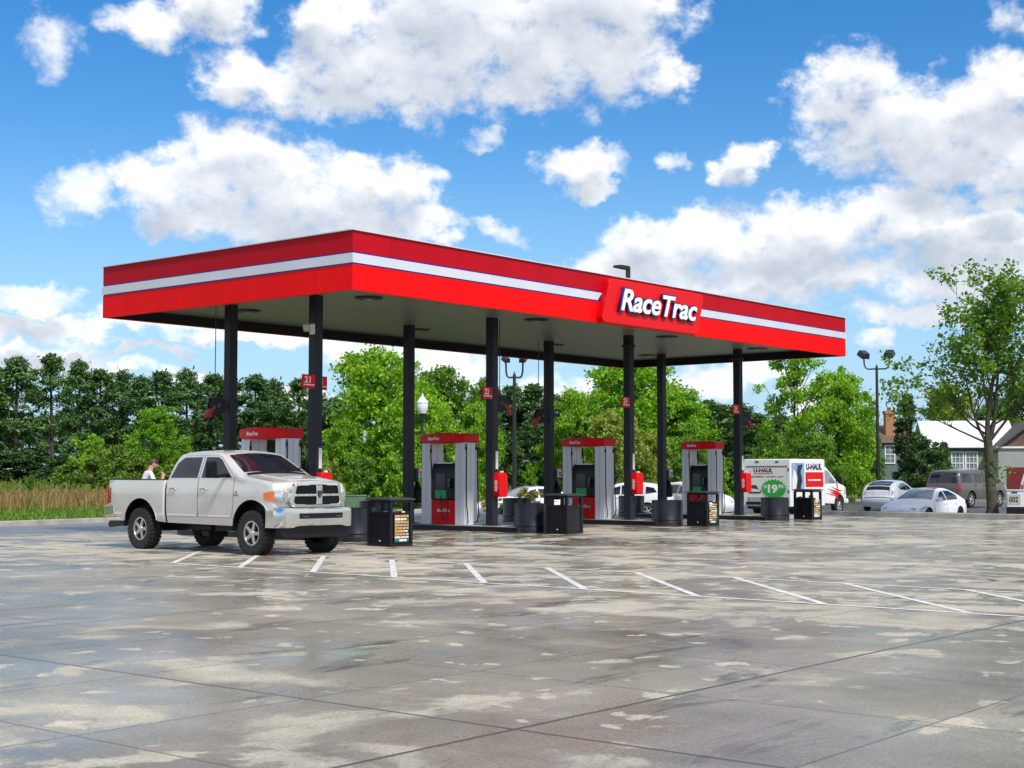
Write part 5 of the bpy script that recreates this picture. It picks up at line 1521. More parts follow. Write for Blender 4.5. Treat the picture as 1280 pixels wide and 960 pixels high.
# ------------------------------------------------------------------ the moving truck
def build_moving_truck():
    hd = head(0.52, 0.854, 985)
    # rear doors face the viewer; the cab points away to the right
    p = at(987, 59.0)            # near rear corner of the box
    d = Vector((math.cos(hd), math.sin(hd), 0)); lf = Vector((-d.y, d.x, 0))
    W_ = 2.2
    o = p + lf*(W_/2)
    gz = ground_h(o.x, o.y)
    t = empty('moving_truck', (o.x, o.y, gz-0.0), hd, 'small white rental moving truck with green price starburst on its rear door', 'truck')
    L = 2.75; z0, z1 = 0.66, 2.62
    DZ = -0.27
    m = MB(); m.box((L/2, 0, (z0+z1)/2), (L, W_, z1-z0)); box = m.build('cargo_box', M['white'], t, bevel=0.03)
    m = MB(); m.box((L/2, 0, z1+0.008), (L-0.1, W_-0.1, 0.02)); m.build('box_roof', M['card'], box, smooth=False)
    # rear frame and roller door
    m = MB()
    m.box((-0.012, -W_/2+0.06, (z0+z1)/2), (0.03, 0.12, z1-z0-0.02)); m.box((-0.012, W_/2-0.06, (z0+z1)/2), (0.03, 0.12, z1-z0-0.02)); m.box((-0.012, 0, z1-0.14), (0.03, W_-0.24, 0.26)); m.build('door_frame', M['white'], box, bevel=0.006)
    m = MB(); m.box((-0.010, 0, (z0+z1)/2-0.14), (0.02, W_-0.25, z1-z0-0.30)); door = m.build('rear_door', M['card'], box, smooth=False)
    m = MB()
    m.box((-0.026, 0, z1-0.30), (0.012, W_-0.2, 0.02))
    for y, w in ((0.45, 0.28), (-0.5, 0.25)): m.box((-0.03, y, z1-0.1), (0.02, w*0.6, 0.06))
    for z in (1.3, 2.2): m.box((-0.03, -W_/2+0.06, z), (0.02, 0.05, 0.12))
    m.build('door_hardware', M['grey_plastic'], box, smooth=False)
    F = lambda y, z, x=-0.022: facing(0, -1, (x, y, z))
    fit_text('lettering', 'U-HAUL', 0.92, 0.17, M['card_black'], door, F(0.62, 2.08), 0.04, 0.0, 0.002)
    m = MB(); m.box((-0.023, 0.16, 2.035), (0.004, 0.92, 0.025)); m.build('underline', M['red_plastic'], door, smooth=False)
    fit_text('lettering', 'EQUIPMENT. LOWEST COST', 1.62, 0.075, M['grey_plastic'], door, F(0.80, 1.86), 0.01, 0.0, 0.002)
    for z, w in ((1.01, 0.7), (0.93, 0.75), (0.85, 0.7)):
        m = MB()
        y = 0.93
        q = random.Random(int(z*100))
        while y > 0.93-w:
            l = q.uniform(0.08, 0.2); m.box((-0.023, y-l/2, z), (0.004, l, 0.035)); y -= l+0.03
        m.build('small_print', M['card_black'], door, smooth=False)
    m = MB(); pts = []
    n = 22
    for k in range(2*n):
        a = PI*k/n; rr_ = 1.0 if k % 2 == 0 else 0.83
        pts.append((-0.34+0.62*rr_*math.cos(a), 1.40+0.42*rr_*math.sin(a)))
    m.prism(pts, 'x', -0.030, -0.021); sb_ = m.build('starburst', pmat('starburst_green', (0.012, 0.38, 0.03), 0.45), door, smooth=False)
    fit_text('lettering', '19', 0.46, 0.36, M['white'], sb_, F(-0.06, 1.22, -0.034), 0.05, 0.0, 0.002)
    fit_text('lettering', '$', 0.13, 0.20, M['white'], sb_, F(0.12, 1.36, -0.034), 0.04, 0.0, 0.002)
    fit_text('lettering', '95', 0.24, 0.16, M['white'], sb_, F(-0.56, 1.42, -0.034), 0.03, 0.0, 0.002)
    m = MB()  # little printed van
    m.prism([(0.86, 1.20), (0.30, 1.20), (0.26, 1.34), (0.40, 1.40), (0.50, 1.55), (0.86, 1.55)], 'x', -0.026, -0.021); pv = m.build('van_print', M['grey_plastic'], door, smooth=False)
    m = MB(); m.prism([(0.84, 1.27), (0.32, 1.27), (0.30, 1.36), (0.84, 1.42)], 'x', -0.029, -0.0265); m.build('van_print_body', M['card'], pv, smooth=False)
    # side graphics (the near side is the truck's right side, y = -W/2)
    S = lambda x, z: facing(1, 0, (x, -W_/2-0.004, z))
    art = MB()
    q = random.Random(8)
    panel = MB(); panel.box((0.60, -W_/2-0.004, 1.92), (0.98, 0.006, 1.10)); pb = panel.build('art_panel', pmat('sky_print', (0.16, 0.36, 0.62), 0.5, var=0.35, vscale=3), box, smooth=False)
    for col, pts in ((M['card_black'], [(0.45, 1.38), (0.78, 1.38), (0.92, 1.75), (0.80, 2.1), (0.98, 2.42), (0.60, 2.38), (0.50, 2.1), (0.58, 1.8)]),
                     (M['card'], [(0.14, 1.38), (0.42, 1.38), (0.52, 1.78), (0.45, 2.05), (0.28, 2.2), (0.16, 1.9)]),
                     (pmat('plum_print', (0.16, 0.07, 0.13), 0.5), [(0.62, 1.40), (0.80, 1.40), (0.88, 1.62), (0.72, 1.85), (0.60, 1.7)]),
                     (M['card_tan'], [(0.13, 2.30), (0.30, 2.28), (0.36, 2.42), (0.24, 2.46), (0.13, 2.44)])):
        art = MB(); art.prism(pts, 'y', -W_/2-0.012, -W_/2-0.0075); art.build('printed_shape', col, pb, smooth=False)
    fit_text('lettering', 'U-HAUL', 1.25, 0.27, M['navy_deep'], box, S(1.25, 2.18), 0.05, 0.0, 0.003)
    m = MB(); m.box((1.90, -W_/2-0.004, 1.78), (1.42, 0.006, 0.62)); rp = m.build('red_panel', M['red_plastic'], box, smooth=False)
    m = MB(); m.box((1.90, -W_/2-0.009, 1.76), (1.0, 0.004, 0.06)); m.build('panel_text', M['card'], rp, smooth=False)
    m = MB(); m.box((L/2, 0, 0.33), (L, W_-0.3, 0.10)); m.box((L/2+0.9, 0, 0.5), (4.2, 0.9, 0.16)); m.box((-0.06, 0, 0.52), (0.12, 1.9, 0.12)); m.build('chassis', M['black'], t, smooth=False)
    box.location.z = DZ; box.scale.z = 0.985
    for sd in (-1, 1):
        m = MB(); m.box((-0.10, sd*0.85, 0.50), (0.04, 0.2, 0.10)); m.build('tail_light', M['red_lens'], t)
    # cab: the front of a van, axle at xa
    xa = L+1.42
    wc = 0.98
    def Yc(x, z):
        w = wc
        if z > 1.25: w -= 0.20*((z-1.25)/0.85)
        if x > 0.1: w -= 0.12*((x-0.1)/0.7)**2
        return w
    ol = [(0.72, 0.48), (0.80, 0.65), (0.79, 1.0), (0.66, 1.18), (0.2, 1.27), (-0.02, 1.32), (-0.72, 1.98), (-0.95, 2.08), (-1.5, 2.10), (-1.52, 0.5)]
    ol = [(x+xa, z) for x, z in ol]
    sh = Shell(ol, arch_bottom(-1.52+xa, 0.72+xa, 0.46, [(xa, 0.40, 0.46)])[1:-1], lambda x, z: Yc(x-xa, z), 0.07, lambda nx, nz: 0.03*max(0, nz)+0.14*max(0, nx)**2, 1, 0.10)
    b = MB(); sh.side(b); sh.strip(b); cab = b.build('cab', M['white'], t, weld=True)
    m = MB(); sh.spatch(m, [(sh.s_at(x=xa-0.06), -0.93), (sh.s_at(x=xa-0.06), 0.93), (sh.s_at(x=xa-0.70), 0.9), (sh.s_at(x=xa-0.70), -0.9)], 0.006); m.build('windscreen', M['glass_pale'], cab)
    for sd in (-1, 1):
        m = MB(); sh.patch(m, [(xa+x, z) for x, z in ((-1.42, 0.55), (-0.46, 0.55), (-0.42, 0.9), (-0.10, 1.26), (-0.70, 1.90), (-1.42, 1.98))], 0.005, (sd,)); dd = m.build('door', M['white'], cab)
        m = MB(); sh.patch(m, [(xa+x, z) for x, z in ((-1.36, 1.30), (-0.25, 1.32), (-0.74, 1.86), (-1.36, 1.92))], 0.009, (sd,)); m.build('window', M['glass_pale'], dd)
        for pts in ([(-0.62, 1.20), (0.05, 0.98), (0.40, 1.0), (0.02, 1.06)], [(-0.92, 1.10), (-0.2, 0.92), (0.3, 0.86), (-0.1, 1.0)], [(-0.72, 0.98), (-0.2, 0.82), (-0.10, 0.62), (0.05, 0.84), (0.3, 0.90), (-0.15, 0.92)], [(-1.05, 0.92), (-0.4, 0.80), (-0.12, 0.76), (-0.4, 0.86)]):
            m = MB(); sh.patch(m, [(xa+x-0.15, z) for x, z in pts], 0.012, (sd,), g=0.12); m.build('swoosh', M['red_plastic'], cab)
        m = MB(); m.box((xa-0.25, sd*1.14, 1.48), (0.10, 0.20, 0.28)); m.box((xa-0.25, sd*1.0, 1.42), (0.05, 0.2, 0.05)); m.build('mirror', M['black'], cab, bevel=0.02)
        m = MB(); sh.patch(m, [(xa+0.45, 0.86), (xa+0.76, 0.86), (xa+0.72, 1.06), (xa+0.5, 1.08)], 0.007, (sd,)); m.build('headlight', M['lens'], cab)
    m = MB(); m.box((xa+0.84, 0, 0.55), (0.16, 1.8, 0.2)); m.build('front_bumper', M['white'], t, bevel=0.04)
    for x in (xa, 0.75):
        for y in (-0.86, 0.86): wheel(t, x, y, 0.36, 0.24, 0.21, 6)
    return t
build_moving_truck()
# ------------------------------------------------------------------ the man behind the pickup bed
def skin_mesh(name, joints, bones, root=0, sub=2):
    me = bpy.data.meshes.new(name)
    me.from_pydata([j[:3] for j in joints], bones, [])
    o = bpy.data.objects.new(name, me); COL.objects.link(o)
    o.modifiers.new('skin', 'SKIN').use_smooth_shade = True
    for i, v in enumerate(me.skin_vertices[0].data):
        r = joints[i][3]; r2 = joints[i][4] if len(joints[i]) > 4 else r
        v.radius = (r, r2); v.use_root = (i == root)
    s = o.modifiers.new('sub', 'SUBSURF'); s.levels = sub; s.render_levels = sub
    bpy.context.view_layer.update()
    dg = bpy.context.evaluated_depsgraph_get()
    m2 = bpy.data.meshes.new_from_object(o.evaluated_get(dg))
    bpy.data.objects.remove(o); bpy.data.meshes.remove(me)
    m2.name = name
    return m2
def build_person():
    p = at(183, 33.6)
    rz = head(0.96, 0.28, 190)
    t = empty('person', (p.x, p.y, 0), rz, 'bearded man in pale grey T-shirt behind the pickup bed, head bent, hand raised', 'person')
    t.scale = (1.05, 1.05, 1.02)
    J = [(0, 0, 1.02, 0.135, 0.17), (0.01, 0, 1.16, 0.115, 0.155), (0.035, 0, 1.34, 0.12, 0.175), (0.06, 0, 1.52, 0.105, 0.17),   # 0-3 torso
         (0.085, 0, 1.62, 0.062), (0.125, 0, 1.70, 0.068), (0.165, 0, 1.765, 0.092, 0.078), (0.165, 0, 1.83, 0.082, 0.072),         # 4-7 neck, head
         (0.05, 0.20, 1.55, 0.072), (0.10, 0.26, 1.30, 0.048), (0.34, 0.16, 1.27, 0.034), (0.41, 0.13, 1.275, 0.036, 0.022),       # 8-11 left arm
         (0.05, -0.20, 1.55, 0.072), (0.15, -0.27, 1.32, 0.048), (0.33, -0.13, 1.44, 0.034), (0.37, -0.10, 1.50, 0.036, 0.022),     # 12-15 right arm
         (0.0, 0.10, 0.93, 0.098), (0.03, 0.12, 0.50, 0.066), (-0.01, 0.13, 0.10, 0.046), (0.16, 0.15, 0.045, 0.042),               # 16-19 left leg
         (0.0, -0.10, 0.93, 0.098), (0.02, -0.11, 0.50, 0.066), (-0.03, -0.12, 0.10, 0.046), (0.14, -0.13, 0.045, 0.042),           # 20-23
         (-0.05, 0.13, 0.05, 0.038), (-0.07, -0.12, 0.05, 0.038)]
    Bn = [(0, 1), (1, 2), (2, 3), (3, 4), (4, 5), (5, 6), (6, 7), (3, 8), (8, 9), (9, 10), (10, 11), (3, 12), (12, 13), (13, 14), (14, 15),
          (0, 16), (16, 17), (17, 18), (18, 19), (0, 20), (20, 21), (21, 22), (22, 23), (18, 24), (22, 25)]
    def fingers(base, d, side, up, k0):
        d, side, up = Vector(d).normalized(), Vector(side).normalized(), Vector(up).normalized()
        b = Vector(base)
        for i, (off, L) in enumerate(((-0.027, 0.068), (-0.009, 0.078), (0.009, 0.074), (0.027, 0.058))):
            a = b+side*off+d*0.03; c = a+d*L*0.55-up*0.012; e = c+d*L*0.35-up*0.03
            n = len(J); J.extend([(*a, 0.0095), (*c, 0.009), (*e, 0.0075)]); Bn.extend([(k0, n), (n, n+1), (n+1, n+2)])
        a = b-side*0.036+d*0.0; c = a-side*0.022+d*0.035-up*0.01
        n = len(J); J.extend([(*a, 0.011), (*c, 0.009)]); Bn.extend([(k0, n), (n, n+1)])
    fingers((0.43, 0.12, 1.275), (1, -0.2, 0), (0.2, 1, 0), (0, 0, 1), 11)
    fingers((0.375, -0.085, 1.52), (0.05, 0.25, 1), (0.9, 0.3, -0.1), (0.9, -0.2, 0), 15)
    me = skin_mesh('body', J, Bn)
    for m in ('skin', 'shirt', 'trousers', 'black'): me.materials.append(M[m])
    for f in me.polygons:
        c = f.center
        arm = abs(c.y) > 0.215 or c.x > 0.22
        if c.z < 0.105: k = 3
        elif c.z < 1.04 and not (arm and c.z > 1.1): k = 2
        elif c.z < 1.635 and not arm: k = 1
        elif arm and c.z > 1.36 and c.x < 0.15: k = 1
        else: k = 0
        f.material_index = k
    body = bpy.data.objects.new('body', me); COL.objects.link(body); body.parent = t
    hd = Vector((0.165, 0, 1.79))
    Mh = Matrix.Translation(hd) @ Matrix.Rotation(R(22), 4, 'Y')
    def blob(name, c, s, mat, n=16, cut=None):
        m = MB(); vs_, fs = [], []
        for i in range(n//2+1):
            for k in range(n):
                th = PI*i/(n//2); ph = 2*PI*k/n
                vs_.append((c[0]+s[0]*math.sin(th)*math.cos(ph), c[1]+s[1]*math.sin(th)*math.sin(ph), c[2]+s[2]*math.cos(th)))
        for i in range(n//2):
            for k in range(n):
                q = (i*n+k, i*n+(k+1) % n, (i+1)*n+(k+1) % n, (i+1)*n+k)
                cc = [sum(vs_[j][a] for j in q)/4 for a in range(3)]
                if cut is None or cut(cc): fs.append(q)
        m.add(vs_, fs, M=Mh)
        return m.build(name, mat, t, angle=180)
    blob('face', (0.012, 0, -0.005), (0.098, 0.076, 0.115), M['skin'])
    blob('hair', (-0.004, 0, 0.022), (0.104, 0.085, 0.110), M['hair'], 20, lambda c: c[2] > 0.035 or c[0] < -0.03)
    blob('beard', (0.045, 0, -0.085), (0.062, 0.062, 0.058), M['hair'])
    blob('nose', (0.112, 0, -0.012), (0.022, 0.014, 0.026), M['skin'], 10)
    blob('mouth', (0.103, 0, -0.058), (0.008, 0.024, 0.007), M['red_dull'], 10)
    for sd in (-1, 1):
        blob('ear', (-0.005, sd*0.078, -0.012), (0.022, 0.012, 0.034), M['skin'], 10)
        blob('eye', (0.098, sd*0.032, 0.012), (0.010, 0.013, 0.009), M['black'], 10)
    # sleeves and shirt hem
    m = MB()
    m.lathe([(0.115, 0.985), (0.15, 0.99), (0.155, 1.05), (0.15, 1.10)], 20, M=Matrix.Diagonal((0.93, 1.14, 1, 1)), caps=False); m.build('shirt_hem', M['shirt'], t, angle=180)
build_person()

# ------------------------------------------------------------------ lamps
def double_lamp(px, Z, py_top, spread, label, name='parking_lamp', turn=0.0, hs=1.0):
    p = at(px, Z); z0 = ground_h(p.x, p.y); H = hgt(py_top, Z)-z0
    t = empty(name, (p.x, p.y, z0), head(1, 0, px)+turn, label, 'lamp post', 'twin floodlight posts')
    m = MB(); m.cyl((0, 0, 0.0), (0, 0, 0.6), 0.22, 0.22, 16); m.build('base', M['grey_kerb'], t, bevel=0.02)
    m = MB(); m.cyl((0, 0, 0.6), (0, 0, H), 0.11, 0.075, 12); m.cyl((0, 0, H), (0, 0, H+0.14), 0.05, 0.02, 10); m.build('pole', M['pole'], t)
    for sd in (-1, 1):
        m = MB(); m.tube([(0, 0, H-0.12)]+[(sd*spread*k/8*0.9, 0, H-0.14+0.0*k) for k in range(1, 7)]+[(sd*(spread*0.84), 0, H-0.08), (sd*spread*0.96, 0, H+0.10), (sd*spread, 0, H+0.55)], 0.045, 8); m.build('arm', M['pole'], t)
        m = MB()
        Mt = Matrix.Translation((sd*spread, 0, H+0.72)) @ Matrix.Rotation(R(35 if sd < 0 else -20), 4, 'Z') @ Matrix.Rotation(R(28), 4, 'X')
        m.box((0, 0, 0), (0.55*hs, 0.62*hs, 0.34*hs), M=Mt, taper=0.8); hd_ = m.build('floodlight', M['pole'], t, bevel=0.03)
        m = MB(); m.box((0, 0, -0.178*hs), (0.46*hs, 0.52*hs, 0.012), M=Mt); m.build('lens', M['beige'], hd_, smooth=False)
    return t
double_lamp(1097, 84, 458, 0.72, 'tall dark twin-headed lamp post standing right of the big spring-green tree')
double_lamp(643, 68, 468, 0.40, 'tall dark twin-headed lamp post between the second and third rear columns', hs=0.62)

p = at(528, 67); z0 = ground_h(p.x, p.y); H = hgt(517, 67)-z0
t = empty('globe_lamp', (p.x, p.y, z0), 0, 'post lamp with white acorn globe in front of the broad green tree', 'street lamp')
m = MB(); m.lathe([(0.22, 0), (0.22, 0.25), (0.12, 0.5), (0.075, 0.7), (0.055, 1.2), (0.05, H-0.35), (0.10, H-0.30), (0.10, H-0.22), (0.13, H-0.1), (0.16, H), (0, H)], 16); m.build('post', M['pole'], t)
m = MB(); m.lathe([(0.17, H), (0.25, H+0.20), (0.27, H+0.38), (0.24, H+0.50)], 20, caps=False); m.build('globe', M['lampglass'], t)
m = MB(); m.lathe([(0.275, H+0.49), (0.26, H+0.56), (0.16, H+0.68), (0.07, H+0.78), (0.04, H+0.84), (0.05, H+0.88), (0, H+0.94)], 20); m.build('cap', M['lampglass'], t)

p = at(786, 72); H = hgt(333, 72)-ground_h(p.x, p.y)
t = empty('area_lamp', (p.x, p.y, ground_h(p.x, p.y)), head(1, 0, 786), 'dark lamp post with one flat arm, rising above the canopy roof', 'lamp post')
m = MB(); m.box((0, 0, H/2), (0.24, 0.24, H)); m.build('pole', M['pole'], t, bevel=0.01)
m = MB(); m.prism([(-0.05, H-0.12), (-0.28, H-0.08), (-0.75, H+0.02), (-0.72, H+0.10), (-0.35, H+0.13), (0.10, H+0.06), (0.10, H-0.1)], 'y', -0.16, 0.16); m.build('lamp_head', M['pole'], t, bevel=0.02)

# ------------------------------------------------------------------ things at the edges of the site
p = at(1277, 52.3)
t = empty('utility_cabinet', (29.25, p.y, 0.16), head(1, 0, 1271)-PI*0.0, 'pale grey utility cabinet with black number on a dark base at the kerb', 'cabinet')
m = MB(); m.box((0, 0, 0.12), (1.0, 0.6, 0.24)); m.build('base', M['black'], t, bevel=0.01)
m = MB(); m.box((0, 0, 0.54), (0.96, 0.58, 0.58)); m.box((0, 0, 0.85), (1.02, 0.64, 0.04)); c_ = m.build('body', M['dispenser'], t, bevel=0.015)
m = MB(); m.box((-0.24, -0.297, 0.52), (0.44, 0.008, 0.36)); pl = m.build('plate', M['beige'], c_, smooth=False)
fit_text('number', '002', 0.30, 0.20, M['card_black'], pl, facing(1, 0, (-0.40, -0.3015, 0.42)), 0.03, 0.15, 0.002)
m = MB(); m.box((-0.22, -0.297, 0.77), (0.2, 0.008, 0.06)); m.build('vent', M['grey_plastic'], c_, smooth=False)

p = at(484, 66); t = empty('transformer_box', (p.x, p.y+2.2, ground_h(p.x, p.y)), head(1, 0, 484), 'low green utility box in the grass, seen over the first litter bin', 'utility box')
m = MB(); m.box((0, 0, 0.45), (1.25, 0.9, 0.8)); m.box((0, 0, 0.88), (1.3, 0.95, 0.05)); m.build('body', pmat('utility_green', (0.10, 0.17, 0.11), 0.5, dirt=0.3), t, bevel=0.02)
m = MB(); m.box((0, 0, 0.03), (1.4, 1.05, 0.1)); m.build('plinth', M['grey_kerb'], t, bevel=0.02)
p = at(463, 65); t = empty('marker_post', (p.x, p.y+2.2, ground_h(p.x, p.y)), 0, 'short white square marker post beside the green utility box', 'post')
m = MB(); m.box((0, 0, 0.5), (0.34, 0.2, 1.0)); m.box((0, 0, 1.02), (0.38, 0.24, 0.05)); m.build('post', M['card'], t, bevel=0.015)

# ------------------------------------------------------------------ houses
def siding_mat(name, col, pitch=0.16):
    k = NT(name)
    out = k.n('ShaderNodeOutputMaterial'); b = k.n('ShaderNodeBsdfPrincipled'); k.l(b.outputs[0], out.inputs[0])
    P = k.n('ShaderNodeTexCoord').outputs['Object']; s = k.n('ShaderNodeSeparateXYZ'); k.l(P, s.inputs[0])
    f = k.math('FRACT', k.math('DIVIDE', s.outputs[2], pitch)); g = k.math('LESS_THAN', f, 0.14)
    c = k.ramp(k.noise(P, 1.2, 5), [(0.3, tuple(x*0.88 for x in col)), (0.7, tuple(min(1, x*1.1) for x in col))])
    k.l(k.mix(k.math('MULTIPLY', g, 0.55), c, tuple(x*0.4 for x in col)), b.inputs['Base Color']); b.inputs['Roughness'].default_value = 0.65
    bp = k.n('ShaderNodeBump'); bp.inputs['Strength'].default_value = 0.7; bp.inputs['Distance'].default_value = 0.02
    k.l(f, bp.inputs['Height']); k.l(bp.outputs[0], b.inputs['Normal'])
    return k.mat
def brick_mat(name, a, b_, m_):
    k = NT(name)
    out = k.n('ShaderNodeOutputMaterial'); b = k.n('ShaderNodeBsdfPrincipled'); k.l(b.outputs[0], out.inputs[0])
    P = k.n('ShaderNodeTexCoord').outputs['Object']
    br = k.n('ShaderNodeTexBrick'); br.inputs['Color1'].default_value = (*a, 1); br.inputs['Color2'].default_value = (*b_, 1); br.inputs['Mortar'].default_value = (*m_, 1)
    br.inputs['Scale'].default_value = 4.0
    k.l(k.mapping(P, rot=(PI/2, 0, 0)), br.inputs['Vector']); k.l(br.outputs['Color'], b.inputs['Base Color']); b.inputs['Roughness'].default_value = 0.85
    return k.mat
M['sage'] = siding_mat('sage_siding', (0.30, 0.34, 0.24)); M['grey_siding'] = siding_mat('grey_siding', (0.36, 0.36, 0.36), 0.2)
M['slate_siding'] = siding_mat('slate_siding', (0.13, 0.17, 0.19))
M['metal_roof'] = pmat('white_metal_roof', (0.78, 0.79, 0.80), 0.3, var=0.03, metal=0.1)
M['brown_roof'] = pmat('brown_shingles', (0.13, 0.075, 0.06), 0.85, var=0.3, vscale=7)
M['dark_roof'] = pmat('dark_shingles', (0.085, 0.07, 0.06), 0.85, var=0.3, vscale=7)
M['door_red'] = siding_mat('garage_red', (0.16, 0.008, 0.012), 0.5)
M['brick'] = brick_mat('chimney_brick', (0.42, 0.15, 0.06), (0.33, 0.10, 0.045), (0.4, 0.33, 0.27))

def gable(mb, x0, x1, y0, y1, z0, zr, t=0.08, over=0.25):
    """roof whose ridge runs along x"""
    ym = (y0+y1)/2; o = over
    k = (zr-z0)/(ym-y0)
    for sg in (-1, 1):
        ye = (y0-o) if sg < 0 else (y1+o); ze = z0-k*o
        a = [(x0-o, ye, ze), (x1+o, ye, ze), (x1+o, ym, zr), (x0-o, ym, zr)]
        b = [(x, y, z+t) for x, y, z in a]
        mb.add(a+b, [(0, 1, 2, 3), (7, 6, 5, 4), (0, 4, 5, 1), (1, 5, 6, 2), (2, 6, 7, 3), (3, 7, 4, 0)])
def window(parent, x, y, z, w, h, mat='white', cols=2, rows=2):
    m = MB()
    f = 0.09
    m.box((x, y, z+h/2), (w, 0.10, f)); m.box((x, y, z-h/2), (w, 0.10, f)); m.box((x-w/2+f/2, y, z), (f, 0.10, h-f)); m.box((x+w/2-f/2, y, z), (f, 0.10, h-f))
    for i in range(1, cols): m.box((x-w/2+w*i/cols, y-0.01, z), (0.035, 0.06, h-2*f))
    m.box((x, y-0.005, z), (w-2*f, 0.07, 0.06))
    for j in (1, 3): m.box((x, y-0.008, z-h/2+h*j/4), (w-2*f, 0.05, 0.03))
    wo = m.build('window', M[mat], parent, smooth=False)
    m = MB(); m.box((x, y+0.02, z), (w-f, 0.03, h-f)); m.build('pane', M['glass_pale'], wo, smooth=False)
    return wo
# sage cottage with the white metal roof
Z = 97
p = at(1208, Z); rz = head(0.985, 0.17, 1208)
t = empty('cottage', (p.x, p.y, 0), rz, 'sage green cottage with white metal roof and paired white windows behind the large tree', 'house')
m = MB(); m.box((0.3, 3.0, 1.72), (5.6, 6.0, 3.44)); m.prism([(0.0, 3.44), (6.0, 3.44), (3.0, 5.0)], 'x', -2.5, 3.1); m.build('wall', M['sage'], t, smooth=False)
m = MB(); gable(m, -2.5, 3.1, 0.0, 6.0, 3.44, 5.15)
for k in range(15):
    x = -2.7+0.42*k; kk = (5.15-3.44)/3.0
    m.add([(x-0.012, -0.26, 3.44-kk*0.25+0.08), (x+0.012, -0.26, 3.44-kk*0.25+0.08), (x+0.012, 3.0, 5.23), (x-0.012, 3.0, 5.23), (x, -0.26, 3.44-kk*0.25+0.13), (x, 3.0, 5.28)], [(0, 4, 5, 3), (4, 1, 2, 5), (0, 1, 4), (3, 5, 2)])
m.build('roof', M['metal_roof'], t, smooth=False)
m = MB(); m.box((0.3, -0.27, 3.24), (6.1, 0.05, 0.16)); m.build('eaves_board', M['black'], t, smooth=False)
for x in (-0.62, 0.28): window(t, x, -0.03, 2.3, 0.84, 1.5, cols=3)
# garage wing
p = at(1291, 94); 
t = empty('garage', (p.x, p.y, 0), rz, 'grey sided garage with dark red door and dark shingle roof beside the cottage', 'garage')
m = MB(); m.box((0, 3.0, 1.62), (4.4, 6.0, 3.24)); m.build('wall', M['grey_siding'], t, smooth=False)
m = MB(); m.prism([(-2.2, 3.25), (2.2, 3.25), (0.0, 4.9)], 'y', 0.05, 6.0); m.build('gable_wall', M['brown_roof'], t, smooth=False)
m = MB()
for sg in (-1, 1):
    a = [(sg*2.45, -0.3, 3.06), (sg*2.45, 6.3, 3.06), (0, 6.3, 4.93), (0, -0.3, 4.93)]; b = [(x, y, z+0.1) for x, y, z in a]
    m.add(a+b, [(0, 1, 2, 3), (7, 6, 5, 4), (0, 4, 5, 1), (1, 5, 6, 2), (2, 6, 7, 3), (3, 7, 4, 0)])
m.build('roof', M['dark_roof'], t, smooth=False)
m = MB(); m.box((0, -0.06, 3.30), (4.6, 0.16, 0.12)); m.build('trim_board', M['white'], t, smooth=False)
m = MB(); m.box((0.1, -0.04, 1.0), (3.5, 0.08, 2.0)); m.build('garage_door', M['door_red'], t, smooth=False)
# brick-chimneyed house
Z = 132; u = Z/F_PX
p = at(1122, Z)
t = empty('old_house', (p.x, p.y, 0), head(0.96, 0.28, 1122), 'slate grey house with brown roof and brick chimney seen between the trees', 'house')
zc = hgt(553, Z)
m = MB(); m.box((0, 3.5, zc/2), (4.4, 7, zc)); m.build('wall', M['slate_siding'], t, smooth=False)
m = MB(); zr = hgt(531, Z)
b0 = [(-2.6, -0.4, zc-0.05), (2.6, -0.4, zc-0.05), (2.6, 7.4, zc-0.05), (-2.6, 7.4, zc-0.05), (-0.9, 3.5, zr+0.1), (1.3, 3.5, zr+0.1)]
m.add(b0, [(0, 1, 5, 4), (1, 2, 5), (2, 3, 4, 5), (3, 0, 4), (3, 2, 1, 0)]); ro = m.build('roof', M['brown_roof'], t, smooth=False)
m = MB(); zt_ = hgt(515, Z); m.box((-0.3, 1.6, (zc+0.2+zt_)/2), (0.85, 0.8, zt_-zc-0.2)); m.box((-0.3, 1.6, zt_+0.02), (1.0, 0.95, 0.28)); m.box((-0.3, 1.6, zt_+0.3), (0.3, 0.3, 0.4)); m.build('chimney', M['brick'], ro, smooth=False)
window(t, -0.75, -0.03, hgt(568, Z), 0.95, 1.6)
window(t, 0.9, -0.03, hgt(568, Z), 0.95, 1.6)
# ------------------------------------------------------------------ foliage
def np_mesh(name, V, nper, mat, parent=None):
    """V: (N, nper, 3) separate polygons"""
    N = len(V)
    me = bpy.data.meshes.new(name)
    me.vertices.add(N*nper); me.vertices.foreach_set('co', V.reshape(-1).astype(np.float32))
    me.loops.add(N*nper); me.loops.foreach_set('vertex_index', np.arange(N*nper, dtype=np.int32))
    me.polygons.add(N); me.polygons.foreach_set('loop_start', np.arange(0, N*nper, nper, dtype=np.int32))
    me.update(calc_edges=True)
    me.materials.append(mat)
    o = bpy.data.objects.new(name, me); COL.objects.link(o)
    if parent is not None: o.parent = parent
    return o
def leaf_quads(C, L, Wd, rs, up=0.3):
    """diamond leaves at C with lengths L"""
    N = len(C)
    d = rs.normal(size=(N, 3)); d /= np.linalg.norm(d, axis=1)[:, None]
    n = rs.normal(size=(N, 3)); n[:, 2] += up; n -= d*(n*d).sum(1)[:, None]; n /= np.linalg.norm(n, axis=1)[:, None]
    s = np.cross(d, n)
    L = L[:, None]; W_ = L*Wd
    V = np.stack([C-d*L*0.5, C+s*W_*0.5-d*L*0.05+n*L*0.08, C+d*L*0.5, C-s*W_*0.5-d*L*0.05+n*L*0.08], 1)
    return V
